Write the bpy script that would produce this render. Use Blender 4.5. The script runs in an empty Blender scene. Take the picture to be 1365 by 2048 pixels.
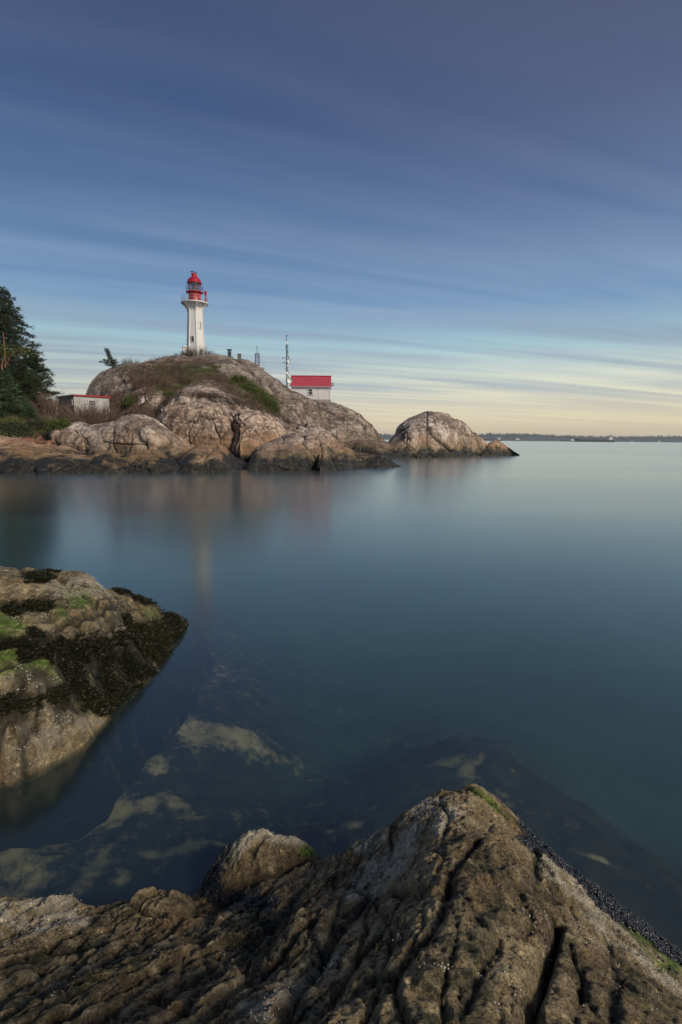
import bpy, math, random
import numpy as np
from mathutils import Vector, Matrix
from mathutils.bvhtree import BVHTree
random.seed(7); RNG = np.random.default_rng(11)
SC = bpy.context.scene; COL = SC.collection
rad = math.radians

# ------------------------------------------------------------------ camera
F = 1100.0; PITCH = math.atan((1024-878)/F); ROLL = rad(.52); H = 3.0
cam = bpy.data.objects.new('camera', bpy.data.cameras.new('camera')); COL.objects.link(cam); SC.camera = cam
cam.data.sensor_fit = 'VERTICAL'; cam.data.sensor_height = 36; cam.data.lens = F/2048*36
cam.data.clip_start = .05; cam.data.clip_end = 60000
cam.matrix_world = Matrix.Translation((0, 0, H)) @ Matrix.Rotation(math.pi/2-PITCH, 4, 'X') @ Matrix.Rotation(ROLL, 4, 'Z')

# ------------------------------------------------------------------ node helper
class NT:
    def __init__(s, tree): s.t = tree; s.n = tree.nodes; s.l = tree.links; s.n.clear()
    def new(s, typ, **kw):
        nd = s.n.new(typ)
        for k, v in kw.items(): setattr(nd, k, v)
        return nd
    def put(s, sock, v):
        if isinstance(v, bpy.types.NodeSocket): s.l.new(v, sock)
        elif v is not None:
            if isinstance(v, (tuple, list)) and len(v) == 3 and sock.type == 'RGBA': v = (*v, 1)
            sock.default_value = v
    def math(s, op, a, b=None, c=None, clamp=False):
        n = s.new('ShaderNodeMath', operation=op, use_clamp=clamp)
        s.put(n.inputs[0], a); s.put(n.inputs[1], b); s.put(n.inputs[2], c); return n.outputs[0]
    def vmath(s, op, a, b=None):
        n = s.new('ShaderNodeVectorMath', operation=op); s.put(n.inputs[0], a); s.put(n.inputs[1], b)
        return n.outputs[1] if op in ('LENGTH', 'DOT_PRODUCT') else n.outputs[0]
    def mix(s, f, a, b, mode='MIX'):
        n = s.new('ShaderNodeMix', data_type='RGBA', blend_type=mode, clamp_factor=True)
        s.put(n.inputs[0], f); s.put(n.inputs[6], a); s.put(n.inputs[7], b); return n.outputs[2]
    def map(s, v, a, b, c=0., d=1., smooth=False):
        n = s.new('ShaderNodeMapRange', clamp=True)
        if smooth: n.interpolation_type = 'SMOOTHSTEP'
        for i, q in enumerate((v, a, b, c, d)): s.put(n.inputs[i], q)
        return n.outputs[0]
    def xf(s, v, scale=(1, 1, 1), rot=(0, 0, 0), loc=(0, 0, 0)):
        n = s.new('ShaderNodeMapping'); s.put(n.inputs[0], v)
        n.inputs[1].default_value = loc; n.inputs[2].default_value = rot; n.inputs[3].default_value = scale; return n.outputs[0]
    def noise(s, v, scale, detail=4, rough=.55, dist=0., col=False):
        n = s.new('ShaderNodeTexNoise'); s.put(n.inputs['Vector'], v)
        n.inputs['Scale'].default_value = scale; n.inputs['Detail'].default_value = detail
        n.inputs['Roughness'].default_value = rough; n.inputs['Distortion'].default_value = dist
        return n.outputs[1 if col else 0]
    def voro(s, v, scale, feat='F1', rnd=1.):
        n = s.new('ShaderNodeTexVoronoi', feature=feat); s.put(n.inputs['Vector'], v)
        n.inputs['Scale'].default_value = scale; n.inputs['Randomness'].default_value = rnd; return n.outputs['Distance']
    def ramp(s, v, stops):
        n = s.new('ShaderNodeValToRGB'); s.put(n.inputs[0], v); e = n.color_ramp.elements
        while len(e) < len(stops): e.new(.5)
        for el, (p, c) in zip(e, stops): el.position = p; el.color = (*c, 1)
        return n.outputs[0]
    def attr(s, name): return s.new('ShaderNodeAttribute', attribute_name=name).outputs['Fac']
    def bump(s, h, strength, dist, nrm=None):
        n = s.new('ShaderNodeBump'); n.inputs['Strength'].default_value = strength; n.inputs['Distance'].default_value = dist
        s.put(n.inputs['Height'], h); s.put(n.inputs['Normal'], nrm); return n.outputs[0]

def lin(r, g, b): return tuple(((c/255+.055)/1.055)**2.4 if c > 10 else c/255/12.92 for c in (r, g, b))

# ------------------------------------------------------------------ world: Nishita behind a streaked cloud deck
SUN_DIR = Vector((.62, -.56, .52)).normalized()
W = bpy.data.worlds.new('World'); SC.world = W; W.use_nodes = True
n = NT(W.node_tree)
dirv = n.new('ShaderNodeTexCoord').outputs['Generated']
sep = n.new('ShaderNodeSeparateXYZ'); n.put(sep.inputs[0], dirv); dx, dy, dz = sep.outputs
sky = n.new('ShaderNodeTexSky', sky_type='NISHITA', sun_disc=False)
sky.sun_elevation = math.asin(SUN_DIR.z); sky.sun_rotation = math.atan2(SUN_DIR.x, SUN_DIR.y)
zc = n.math('ADD', n.math('MAXIMUM', dz, 0.), .035)
az = rad(70)
comb = n.new('ShaderNodeCombineXYZ')
u = n.math('ADD', n.math('MULTIPLY', dx, math.sin(az)), n.math('MULTIPLY', dy, math.cos(az)))
v = n.math('SUBTRACT', n.math('MULTIPLY', dx, math.cos(az)), n.math('MULTIPLY', dy, math.sin(az)))
n.put(comb.inputs[0], n.math('DIVIDE', u, zc)); n.put(comb.inputs[1], n.math('DIVIDE', v, zc))
cl = comb.outputs[0]
c1 = n.noise(n.xf(cl, (.16, .95, 1), (0, 0, rad(-5))), 1.0, 5, .55, .8)
c2 = n.noise(n.xf(cl, (.16, 2.4, 1), (0, 0, rad(4)), (3, 7, 0)), 1.0, 4, .5, .2)
c3 = n.noise(n.xf(cl, (.12, .55, 1), (0, 0, rad(6)), (9, 2, 0)), 1.0, 3, .5, .5)
c4 = n.noise(n.xf(cl, (.3, 6., 1), (0, 0, rad(2)), (1, 4, 0)), 1.0, 4, .55, .2)
cm = n.math('ADD', n.math('MULTIPLY', c1, .48), n.math('ADD', n.math('MULTIPLY', n.math('ADD', n.math('MULTIPLY', c2, .75), n.math('MULTIPLY', c4, .25)), .28), n.math('MULTIPLY', c3, .24)))
cm = n.map(cm, .39, .60, 0, 1, True)
side = n.map(dx, -.55, .6, 0, 1)
# clear parts and cloud parts of the deck, each by elevation
clear = n.ramp(n.map(dz, 0, .62), [(0, lin(232, 208, 166)), (.07, lin(236, 224, 190)), (.16, lin(226, 228, 208)), (.25, lin(176, 210, 218)),
                                  (.36, lin(108, 146, 186)), (.55, lin(82, 114, 158)), (.75, lin(64, 88, 130)), (1, lin(54, 72, 108))])
cloud = n.ramp(n.map(dz, 0, .62), [(0, lin(220, 200, 164)), (.07, lin(218, 208, 182)), (.15, lin(180, 190, 194)), (.25, lin(150, 170, 188)),
                                  (.36, lin(142, 168, 198)), (.55, lin(110, 134, 170)), (.75, lin(84, 102, 138)), (1, lin(66, 80, 112))])
deck = n.mix(cm, clear, cloud)
deck = n.mix(n.math('MULTIPLY', n.math('MULTIPLY', n.map(side, .3, 1), n.map(dz, .25, .6)), .55), deck, lin(90, 94, 116))
deck = n.mix(n.math('MULTIPLY', n.map(side, .55, 0), n.map(dz, .0, .25, .5, 0)), deck, lin(120, 145, 165))
deck10 = n.vmath('MULTIPLY', deck, (10., 10., 10.))
bg = n.new('ShaderNodeBackground'); bg.inputs[1].default_value = .1
n.put(bg.inputs[0], n.mix(.96, sky.outputs[0], deck10))
out = n.new('ShaderNodeOutputWorld'); n.l.new(bg.outputs[0], out.inputs[0])

sl = bpy.data.lights.new('sun', 'SUN'); sl.energy = 3.5; sl.angle = rad(16); sl.color = (1, .90, .76)
sun = bpy.data.objects.new('sun', sl); COL.objects.link(sun); sun.rotation_euler = SUN_DIR.to_track_quat('Z', 'Y').to_euler()
SC.view_settings.view_transform = 'Standard'; SC.view_settings.look = 'None'
SC.view_settings.exposure = 0.0; SC.view_settings.gamma = 1; SC.view_settings.use_curve_mapping = False
SC.cycles.use_denoising = True
SC.cycles.max_bounces = 8; SC.cycles.diffuse_bounces = 3; SC.cycles.transparent_max_bounces = 12
SC.cycles.caustics_refractive = True

# ------------------------------------------------------------------ picture <-> world
def ray(px, py):
    a = (px-682.5)/F; b = -(py-1024)/F; c, s = math.cos(ROLL), math.sin(ROLL)
    a2 = a*c-b*s; b2 = a*s+b*c
    return np.array([a2, math.cos(PITCH)+b2*math.sin(PITCH), -math.sin(PITCH)+b2*math.cos(PITCH)])
def G(px, py, z=0.):
    d = ray(px, py); t = (z-H)/d[2]; return np.array([d[0]*t, d[1]*t, z])
def Y(px, py, y):
    d = ray(px, py); t = y/d[1]; return np.array([d[0]*t, y, H+d[2]*t])
def project(P):
    P = np.asarray(P, float); q = P-np.array([0, 0, H])
    cp, sp = math.cos(PITCH), math.sin(PITCH)
    f = q[..., 1]*cp-q[..., 2]*sp; b2 = q[..., 1]*sp+q[..., 2]*cp; a2 = q[..., 0]
    f = np.where(f < 1e-3, 1e-3, f); a2 = a2/f; b2 = b2/f
    c, s = math.cos(ROLL), math.sin(ROLL); a = a2*c+b2*s; b = -a2*s+b2*c
    return 682.5+a*F, 1024-b*F

# ------------------------------------------------------------------ numpy noise
def _h(ix, iy, iz, k=0):
    h = (ix.astype(np.int64)*374761393 + iy.astype(np.int64)*668265263 + iz.astype(np.int64)*2147483647 + k*1274126177) & 0xffffffff
    h = ((h ^ (h >> 13))*1274126177) & 0xffffffff; h = ((h ^ (h >> 16))*2246822519) & 0xffffffff
    return ((h ^ (h >> 15)) & 0xffffff)/float(0xffffff)
def vnoise(P, k=0):
    i = np.floor(P).astype(np.int64); f = P-i; f = f*f*f*(f*(f*6-15)+10); r = 0
    for a in (0, 1):
        for b in (0, 1):
            for c in (0, 1):
                w = (f[:, 0] if a else 1-f[:, 0])*(f[:, 1] if b else 1-f[:, 1])*(f[:, 2] if c else 1-f[:, 2])
                r = r+w*_h(i[:, 0]+a, i[:, 1]+b, i[:, 2]+c, k)
    return r*2-1
def fbm(P, o=4, k=0, g=.5):
    r = 0; a = 1; t = 0
    for j in range(o):
        r = r+a*vnoise(P*(2.03**j)+17.3*j, k+j); t += a; a *= g
    return r/t
def voro(P, k=0):
    i = np.floor(P).astype(np.int64); F1 = np.full(len(P), 9.); F2 = F1.copy(); idr = np.zeros(len(P))
    for a in (-1, 0, 1):
        for b in (-1, 0, 1):
            for c in (-1, 0, 1):
                jx, jy, jz = i[:, 0]+a, i[:, 1]+b, i[:, 2]+c
                q0, q1, q2 = _h(jx, jy, jz, k+1), _h(jx, jy, jz, k+2), _h(jx, jy, jz, k+3)
                d = np.sqrt((jx+q0-P[:, 0])**2+(jy+q1-P[:, 1])**2+(jz+q2-P[:, 2])**2)
                m = d < F1; F2 = np.where(m, F1, np.minimum(F2, d)); idr = np.where(m, q0, idr); F1 = np.where(m, d, F1)
    return F1, F2, idr
def sstep(a, b, x): t = np.clip((x-a)/(b-a), 0, 1); return t*t*(3-2*t)
def inpoly(px, py, poly):
    r = np.zeros(px.shape, bool); n_ = len(poly)
    for k in range(n_):
        x1, y1 = poly[k]; x2, y2 = poly[(k+1) % n_]
        if y1 == y2: continue
        c = (y1 > py) != (y2 > py); r ^= c & (px < (x2-x1)*(py-y1)/(y2-y1)+x1)
    return r
def seg_dist(X, Yv, pl):
    d = np.full(X.shape, 9e9)
    for (x1, y1), (x2, y2) in zip(pl[:-1], pl[1:]):
        vx, vy = x2-x1, y2-y1; t = np.clip(((X-x1)*vx+(Yv-y1)*vy)/(vx*vx+vy*vy+1e-12), 0, 1)
        d = np.minimum(d, np.hypot(X-x1-t*vx, Yv-y1-t*vy))
    return d
def tps(ctrl, X, Yv):
    C = np.array(ctrl, float); n_ = len(C)
    def phi(r): return np.where(r > 1e-9, r*r*np.log(r+1e-12), 0)
    K = phi(np.hypot(C[:, None, 0]-C[None, :, 0], C[:, None, 1]-C[None, :, 1]))+np.eye(n_)*.004
    Pm = np.c_[np.ones(n_), C[:, :2]]; A = np.block([[K, Pm], [Pm.T, np.zeros((3, 3))]])
    w = np.linalg.solve(A, np.r_[C[:, 2], 0, 0, 0]); r = w[n_]+w[n_+1]*X+w[n_+2]*Yv
    for k in range(n_): r = r+w[k]*phi(np.hypot(X-C[k, 0], Yv-C[k, 1]))
    return r

# ------------------------------------------------------------------ objects
def tag(o, label=None, cat=None, group=None, kind=None):
    if label: o['label'] = label
    if cat: o['category'] = cat
    if group: o['group'] = group
    if kind: o['kind'] = kind
    return o
def empty(name, loc):
    o = bpy.data.objects.new(name, None); COL.objects.link(o); o.location = loc; o.empty_display_size = .5; return o
def root_loc(p):
    while p.parent: p = p.parent
    return np.array(p.location)
def mesh_obj(name, V, Fc, m, parent=None, smooth=False, attrs=None, loc=None):
    """V (n,3), Fc a list of tuples or an (m,4)/(m,3) array"""
    V = np.asarray(V, float); off = np.zeros(3)
    if parent is not None: off = root_loc(parent)
    elif loc is not None: off = np.asarray(loc, float)
    V = V-off
    me = bpy.data.meshes.new(name)
    if isinstance(Fc, np.ndarray):
        k = Fc.shape[1]; me.vertices.add(len(V)); me.vertices.foreach_set('co', V.ravel())
        me.loops.add(Fc.size); me.loops.foreach_set('vertex_index', Fc.ravel().astype(np.int32))
        me.polygons.add(len(Fc)); me.polygons.foreach_set('loop_start', np.arange(0, Fc.size, k, dtype=np.int32))
        me.update(calc_edges=True)
    else: me.from_pydata([tuple(v) for v in V], [], Fc); me.update()
    me.validate()
    if smooth: me.polygons.foreach_set('use_smooth', np.ones(len(me.polygons), bool))
    for a, val in (attrs or {}).items():
        at = me.attributes.new(a, 'FLOAT', 'POINT'); at.data.foreach_set('value', np.asarray(val, np.float32))
    o = bpy.data.objects.new(name, me); COL.objects.link(o); me.materials.append(m)
    if parent is not None: o.parent = parent
    elif loc is not None: o.location = loc
    return o
class MB:
    def __init__(s): s.v = []; s.f = []
    def add(s, vs, fs):
        k = len(s.v); s.v += [tuple(map(float, q)) for q in vs]; s.f += [tuple(i+k for i in f) for f in fs]; return s
    def box(s, c, d, rz=0., ax=None):
        hx, hy, hz = d[0]/2, d[1]/2, d[2]/2; R = Matrix.Rotation(rz, 3, 'Z') if ax is None else ax
        vs = [Vector(c)+R @ Vector((x*hx, y*hy, z*hz)) for z in (-1, 1) for y in (-1, 1) for x in (-1, 1)]
        return s.add(vs, [(0, 2, 3, 1), (4, 5, 7, 6), (0, 1, 5, 4), (2, 6, 7, 3), (0, 4, 6, 2), (1, 3, 7, 5)])
    def tube(s, pts, rs, n_=6, cap=True):
        pts = [Vector(p) for p in pts]; k = len(pts); rs = rs if hasattr(rs, '__len__') else [rs]*k; vs = []; prev = None
        for i, p in enumerate(pts):
            t = (pts[min(i+1, k-1)]-pts[max(i-1, 0)]).normalized()
            a = prev if prev is not None else (Vector((1, 0, 0)) if abs(t.x) < .8 else Vector((0, 1, 0)))
            a = (a-t*a.dot(t)).normalized(); prev = a; b = t.cross(a)
            vs += [p+(a*math.cos(2*math.pi*j/n_)+b*math.sin(2*math.pi*j/n_))*rs[i] for j in range(n_)]
        fs = [(i*n_+j, i*n_+(j+1) % n_, (i+1)*n_+(j+1) % n_, (i+1)*n_+j) for i in range(k-1) for j in range(n_)]
        if cap: fs += [tuple(range(n_))[::-1], tuple((k-1)*n_+j for j in range(n_))]
        return s.add(vs, fs)
    def lathe(s, c, prof, n_=24, ph=0.):
        vs = [(c[0]+r*math.cos(ph+2*math.pi*j/n_), c[1]+r*math.sin(ph+2*math.pi*j/n_), z) for r, z in prof for j in range(n_)]
        k = len(prof); fs = [(i*n_+j, i*n_+(j+1) % n_, (i+1)*n_+(j+1) % n_, (i+1)*n_+j) for i in range(k-1) for j in range(n_)]
        fs += [tuple(range(n_))[::-1], tuple((k-1)*n_+j for j in range(n_))]
        return s.add(vs, fs)
    def build(s, name, m, parent=None, smooth=False, loc=None):
        return mesh_obj(name, s.v, s.f, m, parent, smooth, loc=loc)

def mat(name):
    m = bpy.data.materials.new(name); m.use_nodes = True; nt = NT(m.node_tree)
    b = nt.new('ShaderNodeBsdfPrincipled'); o = nt.new('ShaderNodeOutputMaterial'); nt.l.new(b.outputs[0], o.inputs[0])
    return m, nt, b, o
def simple(name, col, rough=.6, var=.15, scale=3., metal=0., bump=0., dirt=None, coords='Object'):
    m, nt, b, o = mat(name); tc = nt.new('ShaderNodeTexCoord').outputs[coords]
    nz = nt.noise(tc, scale, 5, .6)
    c = nt.mix(nt.map(nz, .3, .7), tuple(x*(1-var) for x in col), tuple(min(1, x*(1+var)) for x in col))
    if dirt:
        st = nt.noise(nt.xf(tc, (2.2, 2.2, .22)), 1.3, 5, .6); c = nt.mix(nt.map(st, .5, .75, 0, .55), c, dirt)
    nt.put(b.inputs['Base Color'], c); b.inputs['Roughness'].default_value = rough; b.inputs['Metallic'].default_value = metal
    if bump: nt.put(b.inputs['Normal'], nt.bump(nt.noise(tc, scale*8, 4), bump, .02))
    return m
# ------------------------------------------------------------------ rock materials
def far_rock(name, warm=1.0, seed=0., gain=(1., 1., 1.)):
    m, t, b, o = mat(name); P = t.new('ShaderNodeTexCoord').outputs['Object']; geo = t.new('ShaderNodeNewGeometry')
    P = geo.outputs['Position']; s3 = t.new('ShaderNodeSeparateXYZ'); t.put(s3.inputs[0], P); z = s3.outputs[2]
    big = t.map(t.noise(t.xf(P, loc=(seed, 0, 0)), .22, 6, .6, .6), .34, .66); fine = t.map(t.noise(P, 1.7, 9, .75, .4), .39, .61)
    c = t.ramp(t.math('ADD', t.math('MULTIPLY', big, .5), t.math('MULTIPLY', fine, .5)),
               [(.18, (.07, .048, .036)), (.36, (.20, .142, .104)), (.50, (.37, .285, .220)), (.62, (.54, .44, .355)), (.78, (.72, .63, .53))])
    lay = t.noise(t.xf(P, (.5, .5, 3.2), (rad(20), rad(-28), 0)), .8, 7, .65, .8)     # banding in the gneiss
    c = t.mix(t.map(lay, .5, .66, 0, .6), c, (.56, .48, .425)); c = t.mix(t.map(lay, .46, .34, 0, .65), c, (.13, .088, .068))
    rs = t.noise(t.xf(P, (1.6, 1.0, .13), loc=(4, 0, 0)), .8, 6, .6, .3)                 # run-off stains down the faces
    c = t.mix(t.math('MULTIPLY', t.map(rs, .50, .60, 0, .85), t.map(z, .5, 7, .9, .75)), c, (.105, .062, .050))
    pk = t.noise(P, .33, 4, .6); c = t.mix(t.map(pk, .52, .68, 0, .4), c, (.40, .25, .195))
    lich = t.noise(P, .8, 7, .7); c = t.mix(t.map(lich, .55, .64, 0, .5), c, (.20, .19, .155))
    top = t.map(z, 9, 17, 0, .45); c = t.mix(t.math('MULTIPLY', top, t.map(fine, .35, .6, .5, 1)), c, (.22, .20, .175))
    # intertidal bands: rusty, then black lichen and weed
    zz = t.math('ADD', z, t.map(t.noise(P, .45, 5, .65), .25, .75, -1.1, 1.1))
    c = t.mix(t.math('MULTIPLY', t.map(zz, 4.4, 1.8, 0, .70*warm), t.map(fine, .3, .6, .5, 1)), c, (.27, .145, .060))
    c = t.mix(t.map(zz, 2.2, 1.3, 0, .6), c, (.10, .09, .045))
    blk = t.map(zz, 1.45, .95, 0, 1); c = t.mix(blk, c, t.mix(t.map(t.noise(P, 2.6, 6, .75), .5, .66), (.012, .012, .009), (.075, .068, .050)))
    c = t.vmath('MULTIPLY', c, gain)
    c = t.mix(t.math('MULTIPLY', t.attr('crack'), .8), c, (.050, .038, .030))  # shade inside the carved cracks, put into the base colour
    veg = t.math('MULTIPLY', t.attr('veg'), t.map(t.noise(P, .55, 6, .7), .36, .52)); gr = t.noise(P, .21, 4, .6)
    c = t.mix(veg, c, t.mix(t.map(gr, .47, .60), (.085, .055, .034), (.055, .062, .018)))
    t.put(b.inputs['Base Color'], c); t.put(b.inputs['Roughness'], t.map(blk, 0, 1, .85, .5))
    cr = t.voro(t.xf(t.vmath('ADD', P, t.vmath('SCALE', t.noise(P, .6, 3, .5, col=True), None)), (1, 1, .7)), .42, 'DISTANCE_TO_EDGE')
    hgt = t.math('ADD', t.math('ADD', t.math('MULTIPLY', lay, .8), t.noise(P, 1.9, 9, .7)), t.math('MULTIPLY', t.map(cr, 0, .05), .35))
    t.put(b.inputs['Normal'], t.bump(hgt, .8, .45)); return m
M_ROCK = far_rock('granite'); M_ROCK2 = far_rock('granite_warm', 1.2, 31., (1.10, 1.02, .95)); M_HILL = far_rock('grey_granite', .9, 12., (.66, .66, .64)); M_GROUND = M_ROCK

# ------------------------------------------------------------------ rock masses of the headland
def resample(pts, n_):
    pts = np.asarray(pts, float); d = np.r_[0, np.cumsum(np.hypot(*(pts[1:, :2]-pts[:-1, :2]).T))]; d /= d[-1]
    return np.stack([np.interp(np.linspace(0, 1, n_), d, pts[:, k]) for k in range(3)], 1)
def smooth1(A, k):
    for _ in range(k): A[1:-1] = (A[:-2]+2*A[1:-1]+A[2:])/4
    return A
BVH_V, BVH_F = [], []
CRACKS = [([(493,733),(505,742),(517,750),(526,765),(529,780)], 1.2, .5), ([(546,756),(543,771),(555,783),(548,789)], 2.2, .7), ([(549,790),(565,790),(584,786)], 1.3, .5), ([(612,803),(609,822),(608,844)], 1.2, .5),
  ([(634,803),(643,832),(652,856),(684,882)], 1.3, .5), ([(646,805),(646,818),(668,826),(690,832)], 1.0, .4), ([(558,791),(590,798),(625,800)], 1.2, .4), ([(460,824),(468,838),(473,850),(471,879),(464,906)], 1.5, .45),
  ([(505,756),(496,777),(502,794)], 1.0, .4), ([(555,824),(581,844),(611,850)], 2.4, .7), ([(698,829),(697,875)], 1.0, .4), ([(854,824),(855,866),(857,900)], 1.1, .5), ([(855,851),(868,872),(886,888),(905,905)], 2.6, .7),
  ([(812,863),(815,885)], 1., .4), ([(838,855),(840,884)], .9, .3), ([(806,880),(831,897)], 1.1, .4), ([(385,838),(376,862),(380,890)], 1.0, .35), ([(430,815),(445,840),(440,870)], .9, .3), ([(520,826),(548,850),(570,880)], .9, .3),
  ([(575,756),(590,785),(600,800)], .8, .3), ([(640,882),(646,905),(640,930)], 1.2, .4), ([(160,858),(172,880),(168,905)], 1., .3), ([(228,858),(222,885),(230,905)], 1.2, .4), ([(288,842),(262,868),(258,905)], 1., .3), ([(205,882),(260,888),(300,884)], 1.1, .35),
  ([(780,905),(800,895),(830,900)], 1., .3), ([(926,850),(930,880),(940,905)], .8, .25), ([(240,735),(232,765),(222,795)], 1.2, .5), ([(300,770),(280,790)], 1., .4)]
def mass(crest, base, e=.9, back=12., res=.28, amp=.45, cell=4.5, seed=0, eb=1., pillow=.35, groove=.35, vegpoly=None, fine=.22, zb=-.8, lowz=None):
    """crest (px,py,Y) seen against what lies behind; base (px,py[,Y]) the foot, on the water where no Y is given"""
    C = np.array([Y(*c) for c in crest]); B = np.array([Y(*c) if len(c) == 3 else G(c[0], c[1], 0) for c in base])
    span = np.linalg.norm(C[-1]-C[0])+8; nu = int(max(span/res, 20)); C = smooth1(resample(C, nu), 3); B = smooth1(resample(B, nu), 3)
    C[:, 2] = np.maximum(C[:, 2], zb+.05); B[:, 2] = np.minimum(B[:, 2], C[:, 2]-.05)
    isw = np.array([len(c) == 2 for c in base]).any()
    if isw: B[:, 2] = np.where(B[:, 2] < .3, zb, B[:, 2]); 
    D = np.linalg.norm(C-B, axis=1).max(); nv = int(max(1.5*D/res, 16)); nb = int(max(back/(res*2), 8))
    t = np.linspace(0, 1, nv)[:, None]*math.pi/2; hf = np.sin(t)**e; zf = np.cos(t)**e
    fr = C[None]*0; P1 = np.empty((nv, nu, 3)); P1[..., :2] = C[None, :, :2]+(B-C)[None, :, :2]*hf[..., None]; P1[..., 2] = B[None, :, 2]+(C-B)[None, :, 2]*zf
    t = np.linspace(0, 1, nb)[1:, None]*math.pi/2; hf = np.sin(t)**eb; zf = np.cos(t)**eb; P0 = np.empty((nb-1, nu, 3))
    dirn = C[:, :2]/np.linalg.norm(C[:, :2], axis=1)[:, None]; lo = B[:, 2] if lowz is None else np.full(nu, lowz)
    P0[..., :2] = C[None, :, :2]+dirn[None]*back*hf[..., None]; P0[..., 2] = lo[None]+(C[:, 2]-lo)[None]*zf
    P = np.concatenate([P0[::-1], P1], 0); m_, n_ = P.shape[:2]
    du = np.gradient(P, axis=1); dv = np.gradient(P, axis=0); N = np.cross(dv, du); N /= np.linalg.norm(N, axis=2, keepdims=True)+1e-9
    # keep normals pointing up / out
    N = np.where((N[..., 2:3] < -.2), -N, N); V = P.reshape(-1, 3); Nf = N.reshape(-1, 3)
    wrp = np.stack([fbm(V/5.+k*9, 2, k) for k in range(3)], 1)*1.6
    q = (V+wrp*1.5)*np.array([1, .8, .62])/(cell*1.5); F1, F2, idr = voro(q, seed)
    e1 = F2-F1; g = np.exp(-(e1/.025)**2); pillow = pillow*.62
    q2 = (V+wrp*.6)*np.array([1, 1, .55])/(cell*.42); G1, G2, _ = voro(q2, seed+9); e2 = G2-G1; g2 = np.exp(-(e2/.035)**2)*sstep(.0, .35, fbm(V/6., 2, 77))
    d = amp*fbm(V/6., 3, seed)*1.2+pillow*(sstep(0, .5, e1)-.6)+.5*pillow*(idr-.5)-groove*g-.55*groove*g2+fine*fbm(V/1.1, 4, seed+3)
    rg = 1-np.abs(fbm(V*np.array([.5, .5, 1.6])/1.6+5, 3, seed+5)); d += .35*fine*(rg-.7)*2
    row = np.abs(np.arange(m_)-(nb-1))[:, None]*res/(1.5+amp*5); w_ = (.15+.85*sstep(0, 1, row)+0*np.arange(n_)[None]).ravel(); d = d*w_-.25*amp*np.minimum(1, w_*2)
    px, py = project(V); front = (np.arange(m_)[:, None]+0*np.arange(n_)[None]).ravel() >= nb-1; jx = 1.6*fbm(V*1.3, 3, 66); jy = 1.6*fbm(V*1.3, 3, 67); g3 = np.zeros(len(V))
    for pl, wd, dpt in CRACKS:
        dd = seg_dist(px+jx, py+jy, pl); gg = np.exp(-(dd/wd)**2)*front; d = d-dpt*gg; g3 = np.maximum(g3, gg)
    V = V+Nf*d[:, None]
    veg = np.zeros(len(V))
    for poly in vegpoly or []: veg = np.maximum(veg, inpoly(px+6*fbm(V/2., 2, 3), py+6*fbm(V/2., 2, 4), poly).astype(float))
    crack = np.clip(g*.9+g2*.55+g3, 0, 1)
    idx = np.arange(m_*n_).reshape(m_, n_); Fc = np.stack([idx[:-1, :-1], idx[1:, :-1], idx[1:, 1:], idx[:-1, 1:]], -1).reshape(-1, 4)
    off = sum(len(v) for v in BVH_V); BVH_V.append(V); BVH_F.append(Fc+off)
    return V, Fc, veg, crack
VEG = [[(329,724),(426,722),(440,742),(455,755),(494,757),(505,788),(523,794),(549,797),(550,832),(511,823),(476,796),(452,787),(438,760),(400,758),(353,779),(329,811),(300,768)],
       [(250,731),(330,731),(362,729),(362,789),(332,813),(311,852),(250,847),(216,826),(216,790),(262,782)], [(225,735),(252,728),(262,740),(235,748)],
       [(-400,790),(110,805),(220,822),(320,846),(340,868),(96,868),(100,888),(-400,872)]]
def rockthing(name, label, cat, group=None, m=None, **kw):
    V, Fc, veg, crack = mass(**kw); c = np.array([V[:, 0].mean(), V[:, 1].mean(), 0.])
    o = mesh_obj(name, V, Fc, m or M_ROCK, None, True, {'veg': veg, 'crack': crack}, loc=c); tag(o, label, cat, group); return o

parts = []
# the lighthouse hill
parts.append(mass(crest=[(163,812,104),(170,785,105),(180,765,106),(200,744,108),(222,733,112),(262,726,118),(318,724,120),(352,721,120),(395,720,120),(422,716,119.5),(440,713,119),(468,717,118),
                        (492,727,117),(518,741,116),(545,756,115),(575,773,114),(600,793,113),(628,803,112),(655,806,111),(668,803,110.5),(690,812,110),(712,828,108),(735,851,107),(765,882,105)],
                  base=[(150,845,99),(190,850,93),(240,862,84),(290,872,82),(360,885,85),(470,895,86),(560,905,88),(650,912,90),(740,915,95),(800,918,100)],
                  e=1.08, back=30, res=.28, amp=.9, cell=8., seed=3, pillow=1.1, groove=.7, vegpoly=VEG, fine=.3))
# low ground on the left, under the trees and scrub
parts.append(mass(crest=[(-420,780,100),(-100,785,98),(0,800,96),(60,812,95),(110,830,94),(200,834,93),(280,842,90),(330,850,88)],
                  base=[(-420,888,60),(0,888,62),(60,886,63),(150,880,68),(260,880,70),(330,880,72)], e=1.2, back=25, res=.5, amp=.5, cell=7, seed=12, vegpoly=VEG))
# shelf between the hill and the islet
parts.append(mass(crest=[(655,893,92),(685,884,93),(715,878,94),(750,880,96),(775,884,97),(800,884,98),(830,890,99),(850,905,98)],
                  base=[(650,915),(700,916),(760,918),(800,917),(850,914)], e=.8, back=8, res=.22, cell=3, seed=14))
vo = 0; VV, FF, vg, ck = [], [], [], []
for V_, F_, a_, b_ in parts:
    VV.append(V_); FF.append(F_+vo); vg.append(a_); ck.append(b_); vo += len(V_)
headland = mesh_obj('headland', np.concatenate(VV), np.concatenate(FF), M_HILL, None, True, {'veg': np.concatenate(vg), 'crack': np.concatenate(ck)})
tag(headland, kind='structure')

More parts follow.
